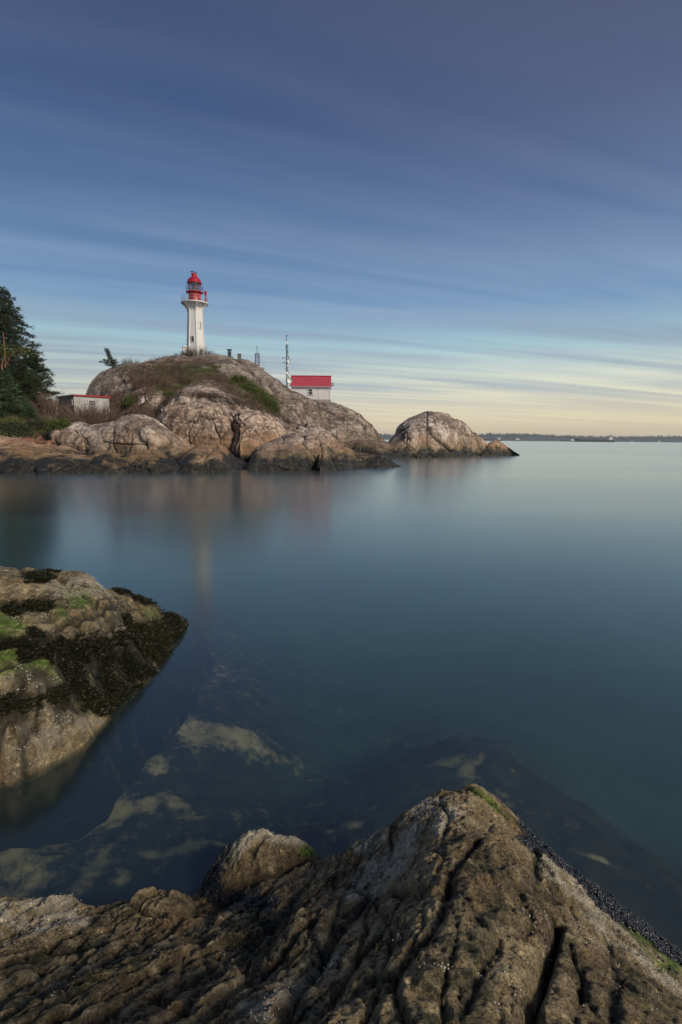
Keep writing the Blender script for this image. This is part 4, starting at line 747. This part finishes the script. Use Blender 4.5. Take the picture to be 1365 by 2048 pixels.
# ------------------------------------------------------------------ driftwood
M_WOOD = simple('driftwood', (.26, .16, .11), .85, .35, 1.5, bump=.4)
M_WOODR = simple('red_driftwood', (.24, .10, .06), .85, .3, 1.5, bump=.4)
LG = 'driftwood logs stranded behind the left shore rocks'
for k, (a_, b_, r1, r2, mm, lab) in enumerate([((-40, 871, 59.5), (62, 887, 59), .30, .17, M_WOOD, 'long thick pale driftwood log slanting down from the left edge'),
        ((38, 883.5, 61), (103, 883, 60), .20, .15, M_WOODR, 'thin reddish driftwood log lying level below the green shrubs'),
        ((60, 889, 59.5), (101, 890, 59.5), .24, .20, M_WOOD, 'short dark driftwood log lowest beside the whaleback rock'),
        ((62, 888, 60.4), (83, 875, 61.2), .16, .09, M_WOODR, 'short reddish driftwood branch propped up at an angle'),
        ((20, 879, 61.5), (70, 880.5, 61.5), .14, .10, M_WOODR, 'slim reddish pole lying behind the longest log')]):
    A_, B_ = Y(*a_), Y(*b_); pts = [A_+(B_-A_)*t_+np.array([0, 0, .10*math.sin(t_*5+k)]) for t_ in np.linspace(0, 1, 9)]
    o = MB().tube(pts, list(np.linspace(r1, r2, 9)*(1+.12*RNG.standard_normal(9))), 9).build('driftwood_log', mm, None, True, loc=A_); tag(o, lab, 'log', LG)

# ------------------------------------------------------------------ vegetation
def leafmat(name, c1, c2, rough=.7):
    m, t, b, o = mat(name); P = t.new('ShaderNodeNewGeometry').outputs['Position']
    c = t.mix(t.map(t.noise(P, .8, 4, .7), .35, .65), c1, c2); oi = t.attr('tone'); c = t.mix(t.map(oi, 0, 1, 0, .5), c, tuple(x*1.9 for x in c2))
    t.put(b.inputs['Base Color'], c); b.inputs['Roughness'].default_value = rough; b.inputs['Specular IOR Level'].default_value = .25; return m
M_FIR = leafmat('fir_needles', (.012, .020, .012), (.022, .034, .017)); M_YOUNG = leafmat('young_needles', (.024, .042, .024), (.044, .070, .032))
M_SHRUB = leafmat('shrub_leaves', (.030, .042, .012), (.075, .092, .018)); M_TWIG = leafmat('bare_twigs', (.070, .048, .036), (.13, .085, .062)); M_TWIGD = leafmat('dark_twigs', (.040, .030, .024), (.075, .055, .040))
M_BARK = simple('bark', (.13, .075, .05), .9, .3, 2.); M_ARB = simple('red_bark', (.20, .095, .055), .6, .25, 1.5); M_DARKLEAF = leafmat('dark_leaves', (.012, .020, .010), (.030, .042, .016))
def unit(A): return A/(np.linalg.norm(A, axis=-1, keepdims=True)+1e-9)
def quads(C, D, ln, wd):
    """leaf quads at centres C along D, random roll"""
    n_ = len(C); D = unit(D); S = unit(np.cross(D, unit(RNG.standard_normal((n_, 3))))); ln = np.broadcast_to(ln, n_)[:, None]; wd = np.broadcast_to(wd, n_)[:, None]
    V = np.stack([C, C+D*ln*.5+S*wd*.5, C+D*ln, C+D*ln*.5-S*wd*.5], 1).reshape(-1, 3); return V, np.arange(4*n_).reshape(-1, 4)
def twigs(C, D, ln, wd):
    n_ = len(C); D = unit(D); S = unit(np.cross(D, unit(RNG.standard_normal((n_, 3))))); ln = np.broadcast_to(ln, n_)[:, None]; wd = np.broadcast_to(wd, n_)[:, None]
    V = np.stack([C-S*wd*.5, C+S*wd*.5, C+D*ln], 1).reshape(-1, 3); return V, np.arange(3*n_).reshape(-1, 3)
def tone(n_, k): return np.repeat(RNG.random(n_), k)
def conifer(label, base, h, rfun, nb=110, droop=.25, m=None, bark=None, trunk_r=.3, z_lo=.15, dens=1., name='conifer_tree', group=None, lean=(0, 0), qs=1., up=.0):
    base = np.array(base, float); T_ = thing(name, base, label, 'tree', group)
    tp = [base+np.array([lean[0]*t_**1.5, lean[1]*t_, h*t_])+np.array([.15*math.sin(t_*7), 0, 0]) for t_ in np.linspace(0, 1, 10)]
    mb = MB().tube(tp, list(np.linspace(trunk_r, .03, 10)), 8); Cs, Ds = [], []
    for i in range(nb):
        t_ = z_lo+(1-z_lo)*((i+RNG.random())/nb)**.85; a = i*2.399+RNG.normal()*.3; R = rfun(t_)*(RNG.uniform(.40, .8) if RNG.random() < .45 else RNG.uniform(.8, 1.2)); p0 = base+np.array([lean[0]*t_**1.5, lean[1]*t_, h*t_])
        d0 = np.array([math.cos(a), math.sin(a), 0]); k = max(5, int(R*3.2)); s = np.linspace(0, 1, k+1)[:, None]
        rise = up+RNG.uniform(-.1, .25)
        br = p0+d0*R*s+np.array([0, 0, 1])*(R*(rise*s-droop*1.6*s*s+.35*droop*s**4)); mb.tube(list(br), list(np.linspace(.05*min(1, R/3)+.015, .012, k+1)), 4, False)
        nt = int(R*22*dens)+8; u_ = RNG.random(nt)**.75; pc = p0+d0*R*u_[:, None]+np.array([0, 0, 1])*(R*(rise*u_-droop*1.6*u_**2+.35*droop*u_**4))[:, None]
        sp = (.16+.34*R/3*(1-u_*.75))[:, None]; perp = np.array([-d0[1], d0[0], 0]); off = perp*RNG.standard_normal((nt, 1))*sp*.75+RNG.standard_normal((nt, 3))*[.08, .08, .07]
        dd = unit(d0*.7+perp*np.sign((off @ perp))[:, None]*.7+np.array([0, 0, .25])+RNG.standard_normal((nt, 3))*.35); Cs.append(pc+off); Ds.append(dd)
    C = np.concatenate(Cs); D = np.concatenate(Ds); C = np.repeat(C, 3, 0)+RNG.standard_normal((len(C)*3, 3))*.09*qs; D = np.repeat(D, 3, 0)+RNG.standard_normal((len(D)*3, 3))*.35
    V, Fc = quads(C, D, RNG.uniform(.22, .45, len(C))*qs, RNG.uniform(.05, .10, len(C))*qs)
    mb.build('trunk', bark or M_BARK, T_); mesh_obj('crown', V, Fc, m or M_FIR, T_, False, {'tone': tone(len(C), 4)}); return T_
def prof(pts): xs_, ys_ = zip(*pts); return lambda t_: float(np.interp(t_, xs_, ys_))
TG = 'evergreen trees at the left edge'
def at(px, py, y_): p = Y(px, py, y_); p[2] = min(p[2], ground(p[0], p[1])-.2) if ground(p[0], p[1]) > 0 else p[2]; return p
def treeh(px, ytop, y_, base): return Y(px, ytop, y_)[2]-base[2]
b_ = at(-2, 840, 78); h_ = treeh(-2, 566, 78, b_)
conifer('tall dark fir whose trunk shows at the left edge, broad drooping boughs over the shore', b_, h_, prof([(0, 3), (.2, 5.5), (.32, 7.0), (.42, 7.6), (.52, 7.2), (.62, 6.0), (.72, 4.8), (.85, 3.4), (.93, 2.2), (1, .5)]), nb=105, trunk_r=.42, z_lo=.24, group=TG, dens=1.15, up=.12)
b_ = at(34, 840, 82); h_ = treeh(34, 577, 82, b_)
conifer('dark fir with a pointed leaning top just right of the tallest one', b_, h_, prof([(0, 2.5), (.3, 4.8), (.5, 4.6), (.6, 3.6), (.75, 2.6), (.9, 1.5), (1, .3)]), nb=110, trunk_r=.3, z_lo=.2, group=TG, dens=1.1, up=.15, lean=(-.6, 0))
b_ = at(-110, 845, 84); h_ = treeh(-110, 520, 84, b_)
conifer('very tall dark fir mostly beyond the left edge of the view', b_, h_, prof([(0, 3), (.3, 6.5), (.6, 5.2), (.85, 2.8), (1, .4)]), nb=100, trunk_r=.4, z_lo=.2, group=TG)
b_ = at(76, 842, 80); h_ = treeh(76, 712, 80, b_)
conifer('low dark bushy evergreen at the right end of the trees, near the flat white building', b_, h_, prof([(0, 2.2), (.3, 2.9), (.6, 2.5), (.85, 1.6), (1, .6)]), nb=90, trunk_r=.2, z_lo=.05, group=TG, m=M_DARKLEAF, dens=1.2, up=.25, droop=.1)
b_ = at(50, 845, 76); h_ = treeh(50, 730, 76, b_)
conifer('dense dark evergreen filling the gap under the big fir boughs', b_, h_, prof([(0, 2.4), (.3, 2.7), (.6, 2.3), (.85, 1.4), (1, .5)]), nb=80, trunk_r=.2, z_lo=.05, group=TG, m=M_DARKLEAF, dens=1.2, up=.2, droop=.1)
b_ = at(18, 862, 69); h_ = treeh(18, 742, 69, b_)
conifer('young light green conifer in front of the dark firs', b_, h_, prof([(0, 3.3), (.2, 3.2), (.5, 2.2), (.8, 1.0), (1, .15)]), nb=95, trunk_r=.12, z_lo=.04, group=TG, m=M_YOUNG, dens=1.1, up=.2, droop=.25, qs=1.)
b_ = at(58, 858, 69); h_ = treeh(58, 806, 69, b_)
conifer('small green conifer sapling right of the young light green one', b_, h_, prof([(0, 2.0), (.3, 1.6), (.7, .8), (1, .1)]), nb=50, trunk_r=.08, z_lo=.04, group=TG, m=M_YOUNG, dens=2., up=.1, droop=.2, qs=.7)
b_ = at(-45, 862, 68); h_ = treeh(-45, 735, 68, b_)
conifer('young light green conifer cut by the left edge of the view', b_, h_, prof([(0, 3.0), (.3, 2.6), (.7, 1.3), (1, .15)]), nb=70, trunk_r=.12, z_lo=.04, group=TG, m=M_YOUNG, dens=1.1, up=.2, droop=.25, qs=1.)
# red-barked arbutus at the left edge
b_ = at(6, 800, 72); A2 = thing('arbutus_tree', b_, 'red-barked bare-limbed arbutus with pale twisting branches at the left edge', 'tree')
mb = MB()
for pl in ([(6, 800), (7, 770), (5, 745), (4, 730), (10, 712), (9, 690), (7, 665)], [(11, 735), (13, 712), (9, 698)], [(6, 740), (2, 752), (3, 765)], [(17, 722), (21, 712), (28, 707), (34, 702), (58, 703)], [(14, 730), (17, 722)], [(34, 702), (30, 696)], [(40, 703), (47, 712)]):
    pts = [Y(x_, y_, 72-.2*i) for i, (x_, y_) in enumerate(pl)]; mb.tube(pts, list(np.linspace(.17 if len(pl) > 5 else .09, .05 if len(pl) > 5 else .03, len(pts))), 6)
mb.build('trunk', M_ARB, A2); C = np.concatenate([np.array(Y(x_, y_, 71.6))+RNG.standard_normal((260, 3))*np.array([.55, .8, .32]) for x_, y_ in ((3, 708), (52, 702), (12, 700), (-6, 720))])
V, Fc = quads(C, RNG.standard_normal((len(C), 3)), .22, .11); mesh_obj('crown', V, Fc, M_SHRUB, A2, False, {'tone': tone(len(C), 4)})

def bare_bush(label, base, h, w, n_=60, m=None, name='bare_bush', cat='bush', group=None, tw=.02, spread=1., side=7):
    base = np.array(base, float); Vs, Fs, k = [], [], 0
    for i in range(n_):
        a = RNG.uniform(0, 2*math.pi); q = RNG.random()**.6; p = base+np.array([math.cos(a)*q*w*.45, math.sin(a)*q*w*.45, -.15]); d = unit(np.array([math.cos(a)*q*spread, math.sin(a)*q*spread, 1.])+RNG.standard_normal(3)*.15)
        l_ = h*RNG.uniform(.6, 1.05)*(1-.35*q); C = [p]; D = [d]; Ln = [l_]; Wd = [tw*1.6]
        for j in range(side):
            u_ = RNG.uniform(.25, .95); C.append(p+d*l_*u_); D.append(unit(d+RNG.standard_normal(3)*.55)); Ln.append(l_*RNG.uniform(.2, .42)); Wd.append(tw)
        V, Fc = twigs(np.array(C), np.array(D), np.array(Ln), np.array(Wd)); Vs.append(V); Fs.append(Fc+k); k += len(V)
    V = np.concatenate(Vs); o = mesh_obj(name, V, np.concatenate(Fs), m or M_TWIGD, None, False, {'tone': np.repeat(RNG.random(len(V)//3), 3)}, loc=base); tag(o, label, cat, group); return o
BG = 'leafless bushes on the headland'
def gp(px, y_): p = Y(px, 760, y_); p[2] = ground(p[0], p[1]); return p
p = gp(398, 117.3); bare_bush('largest leafless bush, rounded and dense, hiding the right foot of the lighthouse', p, 2.9, 5.0, 460, group=BG, tw=.035)
p = gp(343, 118.5); bare_bush('wide low leafless bush on the summit left of the lighthouse', p, 1.7, 5.6, 300, group=BG, tw=.035)
p = gp(370, 116.8); bare_bush('small leafless bush directly in front of the left foot of the lighthouse', p, 1.9, 3.4, 160, group=BG, tw=.035)
p = gp(264, 112); bare_bush('sparse leafless bush on the skyline right of the leaning little conifer', p, 1.9, 3.0, 110, group=BG, tw=.03)
p = gp(166, 98); bare_bush('thin pale leafless bush at the left foot of the hill behind the flat building', p, 2.2, 1.6, 30, m=M_TWIG, group=BG, tw=.02)
p = at(122, 812, 92); bare_bush('tall leafless tree-like bush between the dark evergreens and the flat white building', p, 5.2, 4.2, 70, group=BG, tw=.03, side=14, spread=.8)
p = at(104, 815, 88); bare_bush('leafless bush against the edge of the dark evergreens', p, 4.2, 3.2, 55, group=BG, tw=.03, side=12, spread=.7)
for px_, py_, y_, hh, ww, lab in ((160, 838, 76, 2.6, 2.6, 'brown leafless bush in front of the corner of the flat white building'), (178, 846, 73, 3.0, 2.0, 'thin leafless sapling bush in front of the window of the flat building'),
                       (208, 840, 76, 2.6, 2.4, 'leafless bush under the right end of the flat white building'), (300, 838, 78, 2.4, 2.6, 'dark leafless bush left of the upright granite shoulder'),
                       (95, 838, 76, 2.6, 3.6, 'reddish brown leafless bush below the low dark evergreen'), (70, 826, 78, 3.0, 3.4, 'reddish brown leafless bush left of the flat building, behind the saplings')):
    p = at(px_, py_, y_); p[2] = ground(p[0], p[1]); bare_bush(lab, p, hh+.9, ww+.4, 130, m=M_TWIG, group=BG, tw=.04, side=12)
# wind-bent little conifer on the dome
p = gp(226, 111.5); T_ = conifer('little wind-bent conifer with a bare leaning top on the left dome of the hill', p, Y(216, 698, 111.5)[2]-p[2], prof([(0, 2.3), (.2, 2.1), (.36, 1.0), (.46, .35), (1, .12)]), nb=46, trunk_r=.09, z_lo=.02, dens=1.4, up=.25, droop=.05, m=M_DARKLEAF, lean=(-1.0, 0), qs=.8)
# green shrubs in the gully
def leaf_bush(label, base, r, hgt, m, n_=1500, group=None, ls=.22):
    D = unit(RNG.standard_normal((n_, 3))); D[:, 2] = np.abs(D[:, 2]); rr = RNG.random(n_)**.33*(1+.35*fbm(D*2.2, 3, int(abs(base[0])*10) % 50)); C = np.array(base)+D*rr[:, None]*np.array([r, r, hgt])
    V, Fc = quads(C, D+RNG.standard_normal((n_, 3))*.8, ls*RNG.uniform(.7, 1.3, n_), ls*.5); o = mesh_obj('green_shrub', V, Fc, m, None, False, {'tone': tone(n_, 4)}, loc=base); tag(o, label, 'shrub', group)
SG = 'green shrubs on the headland'
for px_, py_, r_, h2, lab, mm in ((497, 778, 1.9, 1.5, 'dark green shrub at the top of the gully below the ridge', M_SHRUB), (513, 790, 1.7, 1.4, 'green shrub half way down the gully', M_SHRUB), (530, 806, 2.2, 1.9, 'bright green shrub in the middle of the gully', M_SHRUB), (543, 818, 1.6, 1.7, 'bright green shrub lowest in the gully above the long slab', M_SHRUB),
        (466, 770, 1.6, 1.0, 'olive green shrub above the half-way granite ridge', M_SHRUB), (480, 760, 1.5, 1.0, 'small olive shrub under the bare rock of the ridge', M_SHRUB), (262, 806, 1.3, 1.2, 'bright green shrub beside the hill dome, above the brown scrub', M_SHRUB), (340, 790, 1.2, .8, 'yellow-green shrub on the middle of the slope', M_SHRUB),
        (72, 858, 1.7, 1.3, 'round dark green shrub behind the driftwood', M_DARKLEAF), (100, 862, 1.6, 1.4, 'green shrub just left of the whaleback rock', M_SHRUB), (30, 864, 1.9, 1.4, 'dark green shrub under the young conifers', M_DARKLEAF), (-20, 864, 2.2, 1.6, 'dark green shrub cut by the left edge of the view', M_DARKLEAF), (122, 852, 1.4, 1.1, 'low green shrub between the brown bushes and the whaleback rock', M_SHRUB)):
    q = cast(px_, py_)
    if q is None: continue
    leaf_bush(lab, (q.x, q.y, q.z-.3), r_, h2, mm, 2200, SG, .20)
# scrub that nobody could count
def scatter(polys, n_, seed):
    r = random.Random(seed); out_ = []; bb = [(min(q[0] for q in p), max(q[0] for q in p), min(q[1] for q in p), max(q[1] for q in p)) for p in polys]; w_ = [(b[1]-b[0])*(b[3]-b[2]) for b in bb]
    while len(out_) < n_:
        i = r.choices(range(len(polys)), w_)[0]; x_, y_ = r.uniform(*bb[i][:2]), r.uniform(*bb[i][2:])
        if inpoly(np.array([x_]), np.array([y_]), polys[i])[0]:
            q = cast(x_, y_); n_ -= 0 if q else 1
            if q and not (95 < x_ < 300 and q.y < 71.8) and not (x_ >= 300 and q.y < 78.5): out_.append(tuple(q))
            elif q: n_ -= 1
    return np.array(out_)
def scrub(name, polys, n_, per, hgt, wd, m, seed, spread=.6, leaf=False):
    B_ = scatter(polys, n_, seed); dens = fbm(B_*.5, 3, seed); B_ = B_[dens > (-.35 if leaf or hgt < 1 else -.04)]; C = np.repeat(B_, per, 0); k = len(C); C = C+RNG.standard_normal((k, 3))*np.array([.35, .35, .03]); C[:, 2] -= .05
    D = unit(np.c_[RNG.standard_normal((k, 2))*spread, np.ones(k)]); sc = 1+.8*fbm(C*.6, 2, seed+1)
    if leaf: C = C+D*(RNG.random(k)*hgt)[:, None]*sc[:, None]; V, Fc = quads(C, RNG.standard_normal((k, 3))+[0, 0, .4], wd*3, wd*1.6); tn = tone(k, 4)
    else: V, Fc = twigs(C, D, hgt*RNG.uniform(.4, 1.1, k)*sc, wd); tn = tone(k, 3)
    o = mesh_obj(name, V, Fc, m, None, False, {'tone': tn}); tag(o, kind='stuff')
scrub('brown_brush', [VEG[1], VEG[0], [(150, 838), (330, 830), (330, 862), (270, 845), (150, 858)], [(295, 720), (430, 716), (425, 735), (290, 740)]], 5200, 12, 1.0, .035, M_TWIG, 5, .9)
scrub('brown_scrub', [[(-250, 800), (115, 815), (215, 822), (320, 846), (325, 868), (100, 872), (-250, 872)]], 3200, 12, .95, .03, M_TWIG, 6, .95)
scrub('crevice_brush', [[(310,850),(322,822),(340,806),(362,797),(392,794),(425,796),(450,806),(470,822),(480,812),(505,812),(530,820),(555,835),(578,856),(578,846),(555,824),(530,809),(505,801),(480,801),(450,796),(425,786),(392,784),(362,787),(336,796),(312,816),(302,845)], [(100, 866), (104, 850), (148, 836), (205, 843), (252, 828), (292, 822), (335, 848), (352, 868), (330, 858), (292, 840), (250, 846), (205, 860), (150, 852)]], 1500, 12, .8, .035, M_TWIGD, 15, .9)
scrub('green_undergrowth', [[(-250, 835), (60, 838), (130, 850), (125, 872), (-250, 880)], [(455, 748), (500, 765), (552, 798), (548, 830), (505, 815), (470, 785)], [(320, 728), (440, 730), (440, 756), (395, 758), (350, 785), (300, 800)]], 1500, 26, .55, .055, M_SHRUB, 8, leaf=True)
# ------------------------------------------------------------------ rockweed on the ledge (stuff), mussels, barnacles
def bed(V, A, key, n_, thr=.5, zmin=-.10, seed=0, zw=None):
    r = np.random.default_rng(seed); ok = np.where((A[key] > thr) & (V[:, 2] > zmin))[0]; ok = ok[fbm(V[ok]*4.5, 3, 90) > -.22]
    C = V[r.choice(ok, n_)]; return C+r.uniform(-.5, .5, C.shape)*[abs(V[1, 0]-V[0, 0]), abs(V[1, 0]-V[0, 0]), 0]
M_WEED = leafmat('rockweed', (.008, .009, .006), (.022, .022, .010), .45)
M_MUS = simple('mussel_shell', (.018, .020, .026), .25, .4, 30.); M_BARN = simple('barnacle_shell', (.36, .33, .27), .8, .2, 40.)
nW = 90000; C = bed(LV, LA, 'weed', nW, .45, -.12, 1); C = C+RNG.standard_normal(C.shape)*[.012, .012, .0]
gx, gy = -C[:, 0]*0+.35, C[:, 1]*0-.1; D = np.c_[gx+RNG.normal(0, .5, len(C)), gy+RNG.normal(0, .5, len(C)), RNG.uniform(-.05, .55, len(C))]
V, Fc = quads(C, D, RNG.uniform(.02, .07, len(C)), RNG.uniform(.006, .014, len(C))); o = mesh_obj('rockweed', V, Fc, M_WEED, None, False, {'tone': np.repeat(RNG.random(len(C))**3, 4)}); tag(o, kind='stuff')
def shells(name, C, N_size, m, n_=6, kind='cone'):
    k = len(C); a = np.linspace(0, 2*math.pi, n_, endpoint=False); s = N_size[:, None, None]
    if kind == 'cone':
        ring = np.stack([np.cos(a), np.sin(a), 0*a], 1)[None]*s; top = ring*.45+np.array([0, 0, .8])*s; ring = ring+np.array([0, 0, -.3])*s; V = np.concatenate([ring, top, np.broadcast_to(np.array([0, 0, .35]), (k, 1, 3))*s], 1)+C[:, None]
    else:
        th_ = RNG.uniform(0, 2*math.pi, k); el = RNG.uniform(.1, 1., k); ax = np.stack([np.cos(th_)*np.cos(el), np.sin(th_)*np.cos(el), np.sin(el)], 1); sd = unit(np.cross(ax, RNG.standard_normal((k, 3)))); up_ = np.cross(ax, sd)
        rg = sd[:, None]*np.cos(a)[None, :, None]*.42+up_[:, None]*np.sin(a)[None, :, None]*.30
        V = np.concatenate([rg*.9*s-ax[:, None]*.45*s, rg*1.05*s+ax[:, None]*.35*s, ax[:, None]*.95*s], 1)+C[:, None]
    b_ = np.arange(k)[:, None, None]*(2*n_+1); j = np.arange(n_); q = np.stack([j, (j+1) % n_, n_+(j+1) % n_], 1); q2 = np.stack([j, n_+(j+1) % n_, n_+j], 1); q3 = np.stack([n_+j, n_+(j+1) % n_, np.full(n_, 2*n_)], 1)
    Fc = (np.concatenate([q, q2, q3], 0)[None]+b_).reshape(-1, 3); o = mesh_obj(name, V.reshape(-1, 3), Fc, m); tag(o, kind='stuff')
C = np.r_[bed(NV, NA, 'weed', 15000, .4, -.05, 3), bed(LV, LA, 'weed', 10, .5, .0, 9)]; shells('mussel_bed', C, RNG.uniform(.006, .013, len(C)), M_MUS, 6, 'mus')
r = np.random.default_rng(4)
def clustered(V, A, n_, thr, z0=.05):
    dn = fbm(V[::3]*9, 3, 60); ok = np.arange(0, len(V), 3)[(dn > thr-.9*A['barn'][::3]) & (V[::3, 2] > z0) & (A['weed'][::3] < .4)]; C = V[r.choice(ok, n_)]; st = abs(V[1, 0]-V[0, 0]); return C+r.uniform(-1.5, 1.5, C.shape)*[st, st, 0]
C = clustered(NV, NA, 11000, .42); shells('barnacles', C, RNG.uniform(.0012, .0040, len(C)), M_BARN, 5)
C = clustered(LV, LA, 5000, .42); shells('shore_barnacles', C, RNG.uniform(.003, .009, len(C)), M_BARN, 5)

# ------------------------------------------------------------------ far shore and ships
m, t, b, o = mat('far_forest'); P = t.new('ShaderNodeNewGeometry').outputs['Position']
t.put(b.inputs['Base Color'], t.mix(t.map(t.noise(P, .02, 5), .4, .6), (.020, .032, .034), (.035, .045, .042))); b.inputs['Roughness'].default_value = .95; M_FAR = m
xs = np.linspace(-3500, 6000, 700); yf = 5600.; crest = 52+16*fbm(np.stack([xs/900, xs*0, xs*0], 1), 4, 2)+6*fbm(np.stack([xs/60, xs*0+4, xs*0], 1), 3, 3)-.004*(xs-1500).clip(0)
rows = [(-150, -1.), (0, .12), (90, .55), (300, 1.), (900, -.1)]; V = np.concatenate([np.stack([xs, yf+d_+30*fbm(np.stack([xs/300, xs*0+j, xs*0], 1), 2, 9), crest*f_ if f_ > 0 else xs*0-5], 1) for j, (d_, f_) in enumerate(rows)])
k = len(xs); idx = np.arange(5*k).reshape(5, k); Fc = np.stack([idx[:-1, :-1], idx[:-1, 1:], idx[1:, 1:], idx[1:, :-1]], -1).reshape(-1, 4); tag(mesh_obj('far_hills', V, Fc, M_FAR, None, True), kind='structure')
nT = 6000; xi = RNG.uniform(-3400, 5900, nT); rr = RNG.random(nT); zi = np.interp(xi, xs, crest)*(.3+.7*np.minimum(1, rr*1.6)); yi = yf+90+rr*210; hh = RNG.uniform(8, 26, nT)*(1+.5*(RNG.random(nT) > .95)); ww = RNG.uniform(4, 9, nT)
C = np.stack([xi, yi, zi-6], 1); a = np.linspace(0, 2*math.pi, 5, endpoint=False); ring = np.stack([np.cos(a), np.sin(a), 0*a], 1)[None]*ww[:, None, None]+C[:, None]; V = np.concatenate([ring, (C+np.c_[0*hh, 0*hh, hh+6])[:, None]], 1).reshape(-1, 3)
Fc = (np.stack([np.arange(5), (np.arange(5)+1) % 5, np.full(5, 5)], 1)[None]+np.arange(nT)[:, None, None]*6).reshape(-1, 3); tag(mesh_obj('far_forest', V, Fc, M_FAR), kind='stuff')
M_HULL = simple('dark_hull', (.028, .026, .030), .6); M_HULLR = simple('rusty_hull', (.07, .035, .03), .6); M_SHIPW = simple('ship_white', (.52, .50, .46), .6); M_FUN = simple('ship_funnel', (.09, .04, .035), .6)
def ship(label, px0, px1, y_, stern_right=True, hull=M_HULL, fb=7., house=(.10, 16.), cranes=4, loaded=1.):
    A_, B_ = Y(px0, 884, y_), Y(px1, 884, y_); Ln = B_[0]-A_[0]; s = 1 if stern_right else -1; xs_ = B_[0] if stern_right else A_[0]; T_ = thing('cargo_ship', ((A_[0]+B_[0])/2, y_, 0), label, 'ship', 'cargo ships anchored off the far shore')
    bw = Ln*.075; st = [(0, .75, fb), (.03, .95, fb), (.15, 1, fb), (.8, 1, fb), (.90, .85, fb*1.15), (.96, .5, fb*1.35), (1, .05, fb*1.5)]; vs = []
    for f_, w_, z_ in st:
        x_ = xs_-s*Ln*f_; xl = xs_-s*Ln*min(f_, .965); vs += [(xl, y_-bw*w_*.8, -1.5), (x_, y_-bw*w_, z_), (x_, y_+bw*w_, z_), (xl, y_+bw*w_*.8, -1.5)]
    k = len(st); MB().add(vs, [(4*i+j, 4*i+(j+1) % 4, 4*i+4+(j+1) % 4, 4*i+4+j) for i in range(k-1) for j in range(4)]+[(0, 1, 2, 3), (4*k-1, 4*k-2, 4*k-3, 4*k-4)]).build('hull', hull, T_)
    f_, hz = house; xc = xs_-s*Ln*(.05+f_/2); W_ = Ln*f_
    hs = MB()
    for q in range(4): hs.box((xc-s*W_*.03*q, y_, fb+hz*(.125+.25*q)*.8), (W_*(1-.14*q), bw*1.8-q*.8, hz*.2-.01))
    hs.box((xc, y_, fb+hz*.86), (W_*.45, bw*2.3, hz*.08)).build('superstructure', M_SHIPW, T_)
    MB().box((xc+s*W_*.35, y_, fb+hz*.55), (W_*.22, bw*.5, hz*1.1)).tube([(xc, y_, fb+hz*.8), (xc, y_, fb+hz*1.35)], .6, 6).build('funnel', M_FUN, T_)
    for q in range(cranes):
        x_ = xs_-s*Ln*(.28+.6*q/max(1, cranes-1)*1.0); MB().tube([(x_, y_, fb), (x_, y_, fb+hz*.42)], .9, 6).tube([(x_, y_, fb+hz*.4), (x_-s*Ln*.06, y_, fb+hz*.22)], .5, 5).build('deck_crane', M_HULL, T_)
    hb = MB()
    for q in range(5): hb.box((xs_-s*Ln*(.24+.13*q), y_, fb+.8), (Ln*.09, bw*1.3, 1.6))
    hb.build('hatch_cover', M_HULLR, T_)
ship('long black bulk carrier with a pale superstructure at its right end', 1149, 1228, 2600, fb=10, house=(.11, 22), cranes=0)
ship('small dark cargo ship just left of and behind the long bulk carrier', 1120, 1150, 3600, fb=5, house=(.25, 15), cranes=2)
ship('reddish cargo ship with white bridge partly hidden behind the islet', 930, 1004, 3300, fb=8, house=(.08, 17), cranes=0, hull=M_HULLR)
ship('pale low ship farther off, right of the one behind the islet', 1026, 1041, 4200, fb=8, house=(.6, 15), cranes=0, hull=M_FUN)
for px_, y_, lab in ((1265, 4300, 'tiny white boat near the far shore, right of the bulk carrier'), (1319, 3400, 'tiny white boat closer in, toward the right edge of the view')):
    c = Y(px_, 884, y_); MB().add([(c[0]-9, y_-2, 0), (c[0]+7, y_-2, 0), (c[0]+7, y_+2, 0), (c[0]-9, y_+2, 0), (c[0]-10, y_-3, 4), (c[0]+11, y_, 5), (c[0]-10, y_+3, 4)], [(0, 1, 5, 4), (3, 6, 5, 2), (0, 4, 6, 3), (4, 5, 6), (1, 2, 5)]).box((c[0]-2, y_, 6.5), (8, 4, 4)); o = MB()
    o.add([(c[0]-9, y_-2, -.5), (c[0]+7, y_-2, -.5), (c[0]+7, y_+2, -.5), (c[0]-9, y_+2, -.5), (c[0]-10, y_-3, 4), (c[0]+11, y_, 5), (c[0]-10, y_+3, 4)], [(0, 1, 5, 4), (3, 6, 5, 2), (0, 4, 6, 3), (4, 5, 6), (1, 2, 5)]).box((c[0]-2, y_, 6.), (8, 4, 4)); q = o.build('small_boat', M_SHIPW, None, loc=(c[0], y_, 0)); tag(q, lab, 'boat', 'small boats off the far shore')
# ------------------------------------------------------------------ sea air
m = bpy.data.materials.new('haze'); m.use_nodes = True; t = NT(m.node_tree); o = t.new('ShaderNodeOutputMaterial')
v_ = t.new('ShaderNodeVolumePrincipled'); v_.inputs['Color'].default_value = (.80, .88, .95, 1); v_.inputs['Density'].default_value = 7e-5; v_.inputs['Anisotropy'].default_value = 0
t.l.new(v_.outputs[0], o.inputs['Volume'])
hz = MB().box((0, 4250, 46), (22400, 9600, 102)).build('haze', m); tag(hz, kind='stuff')
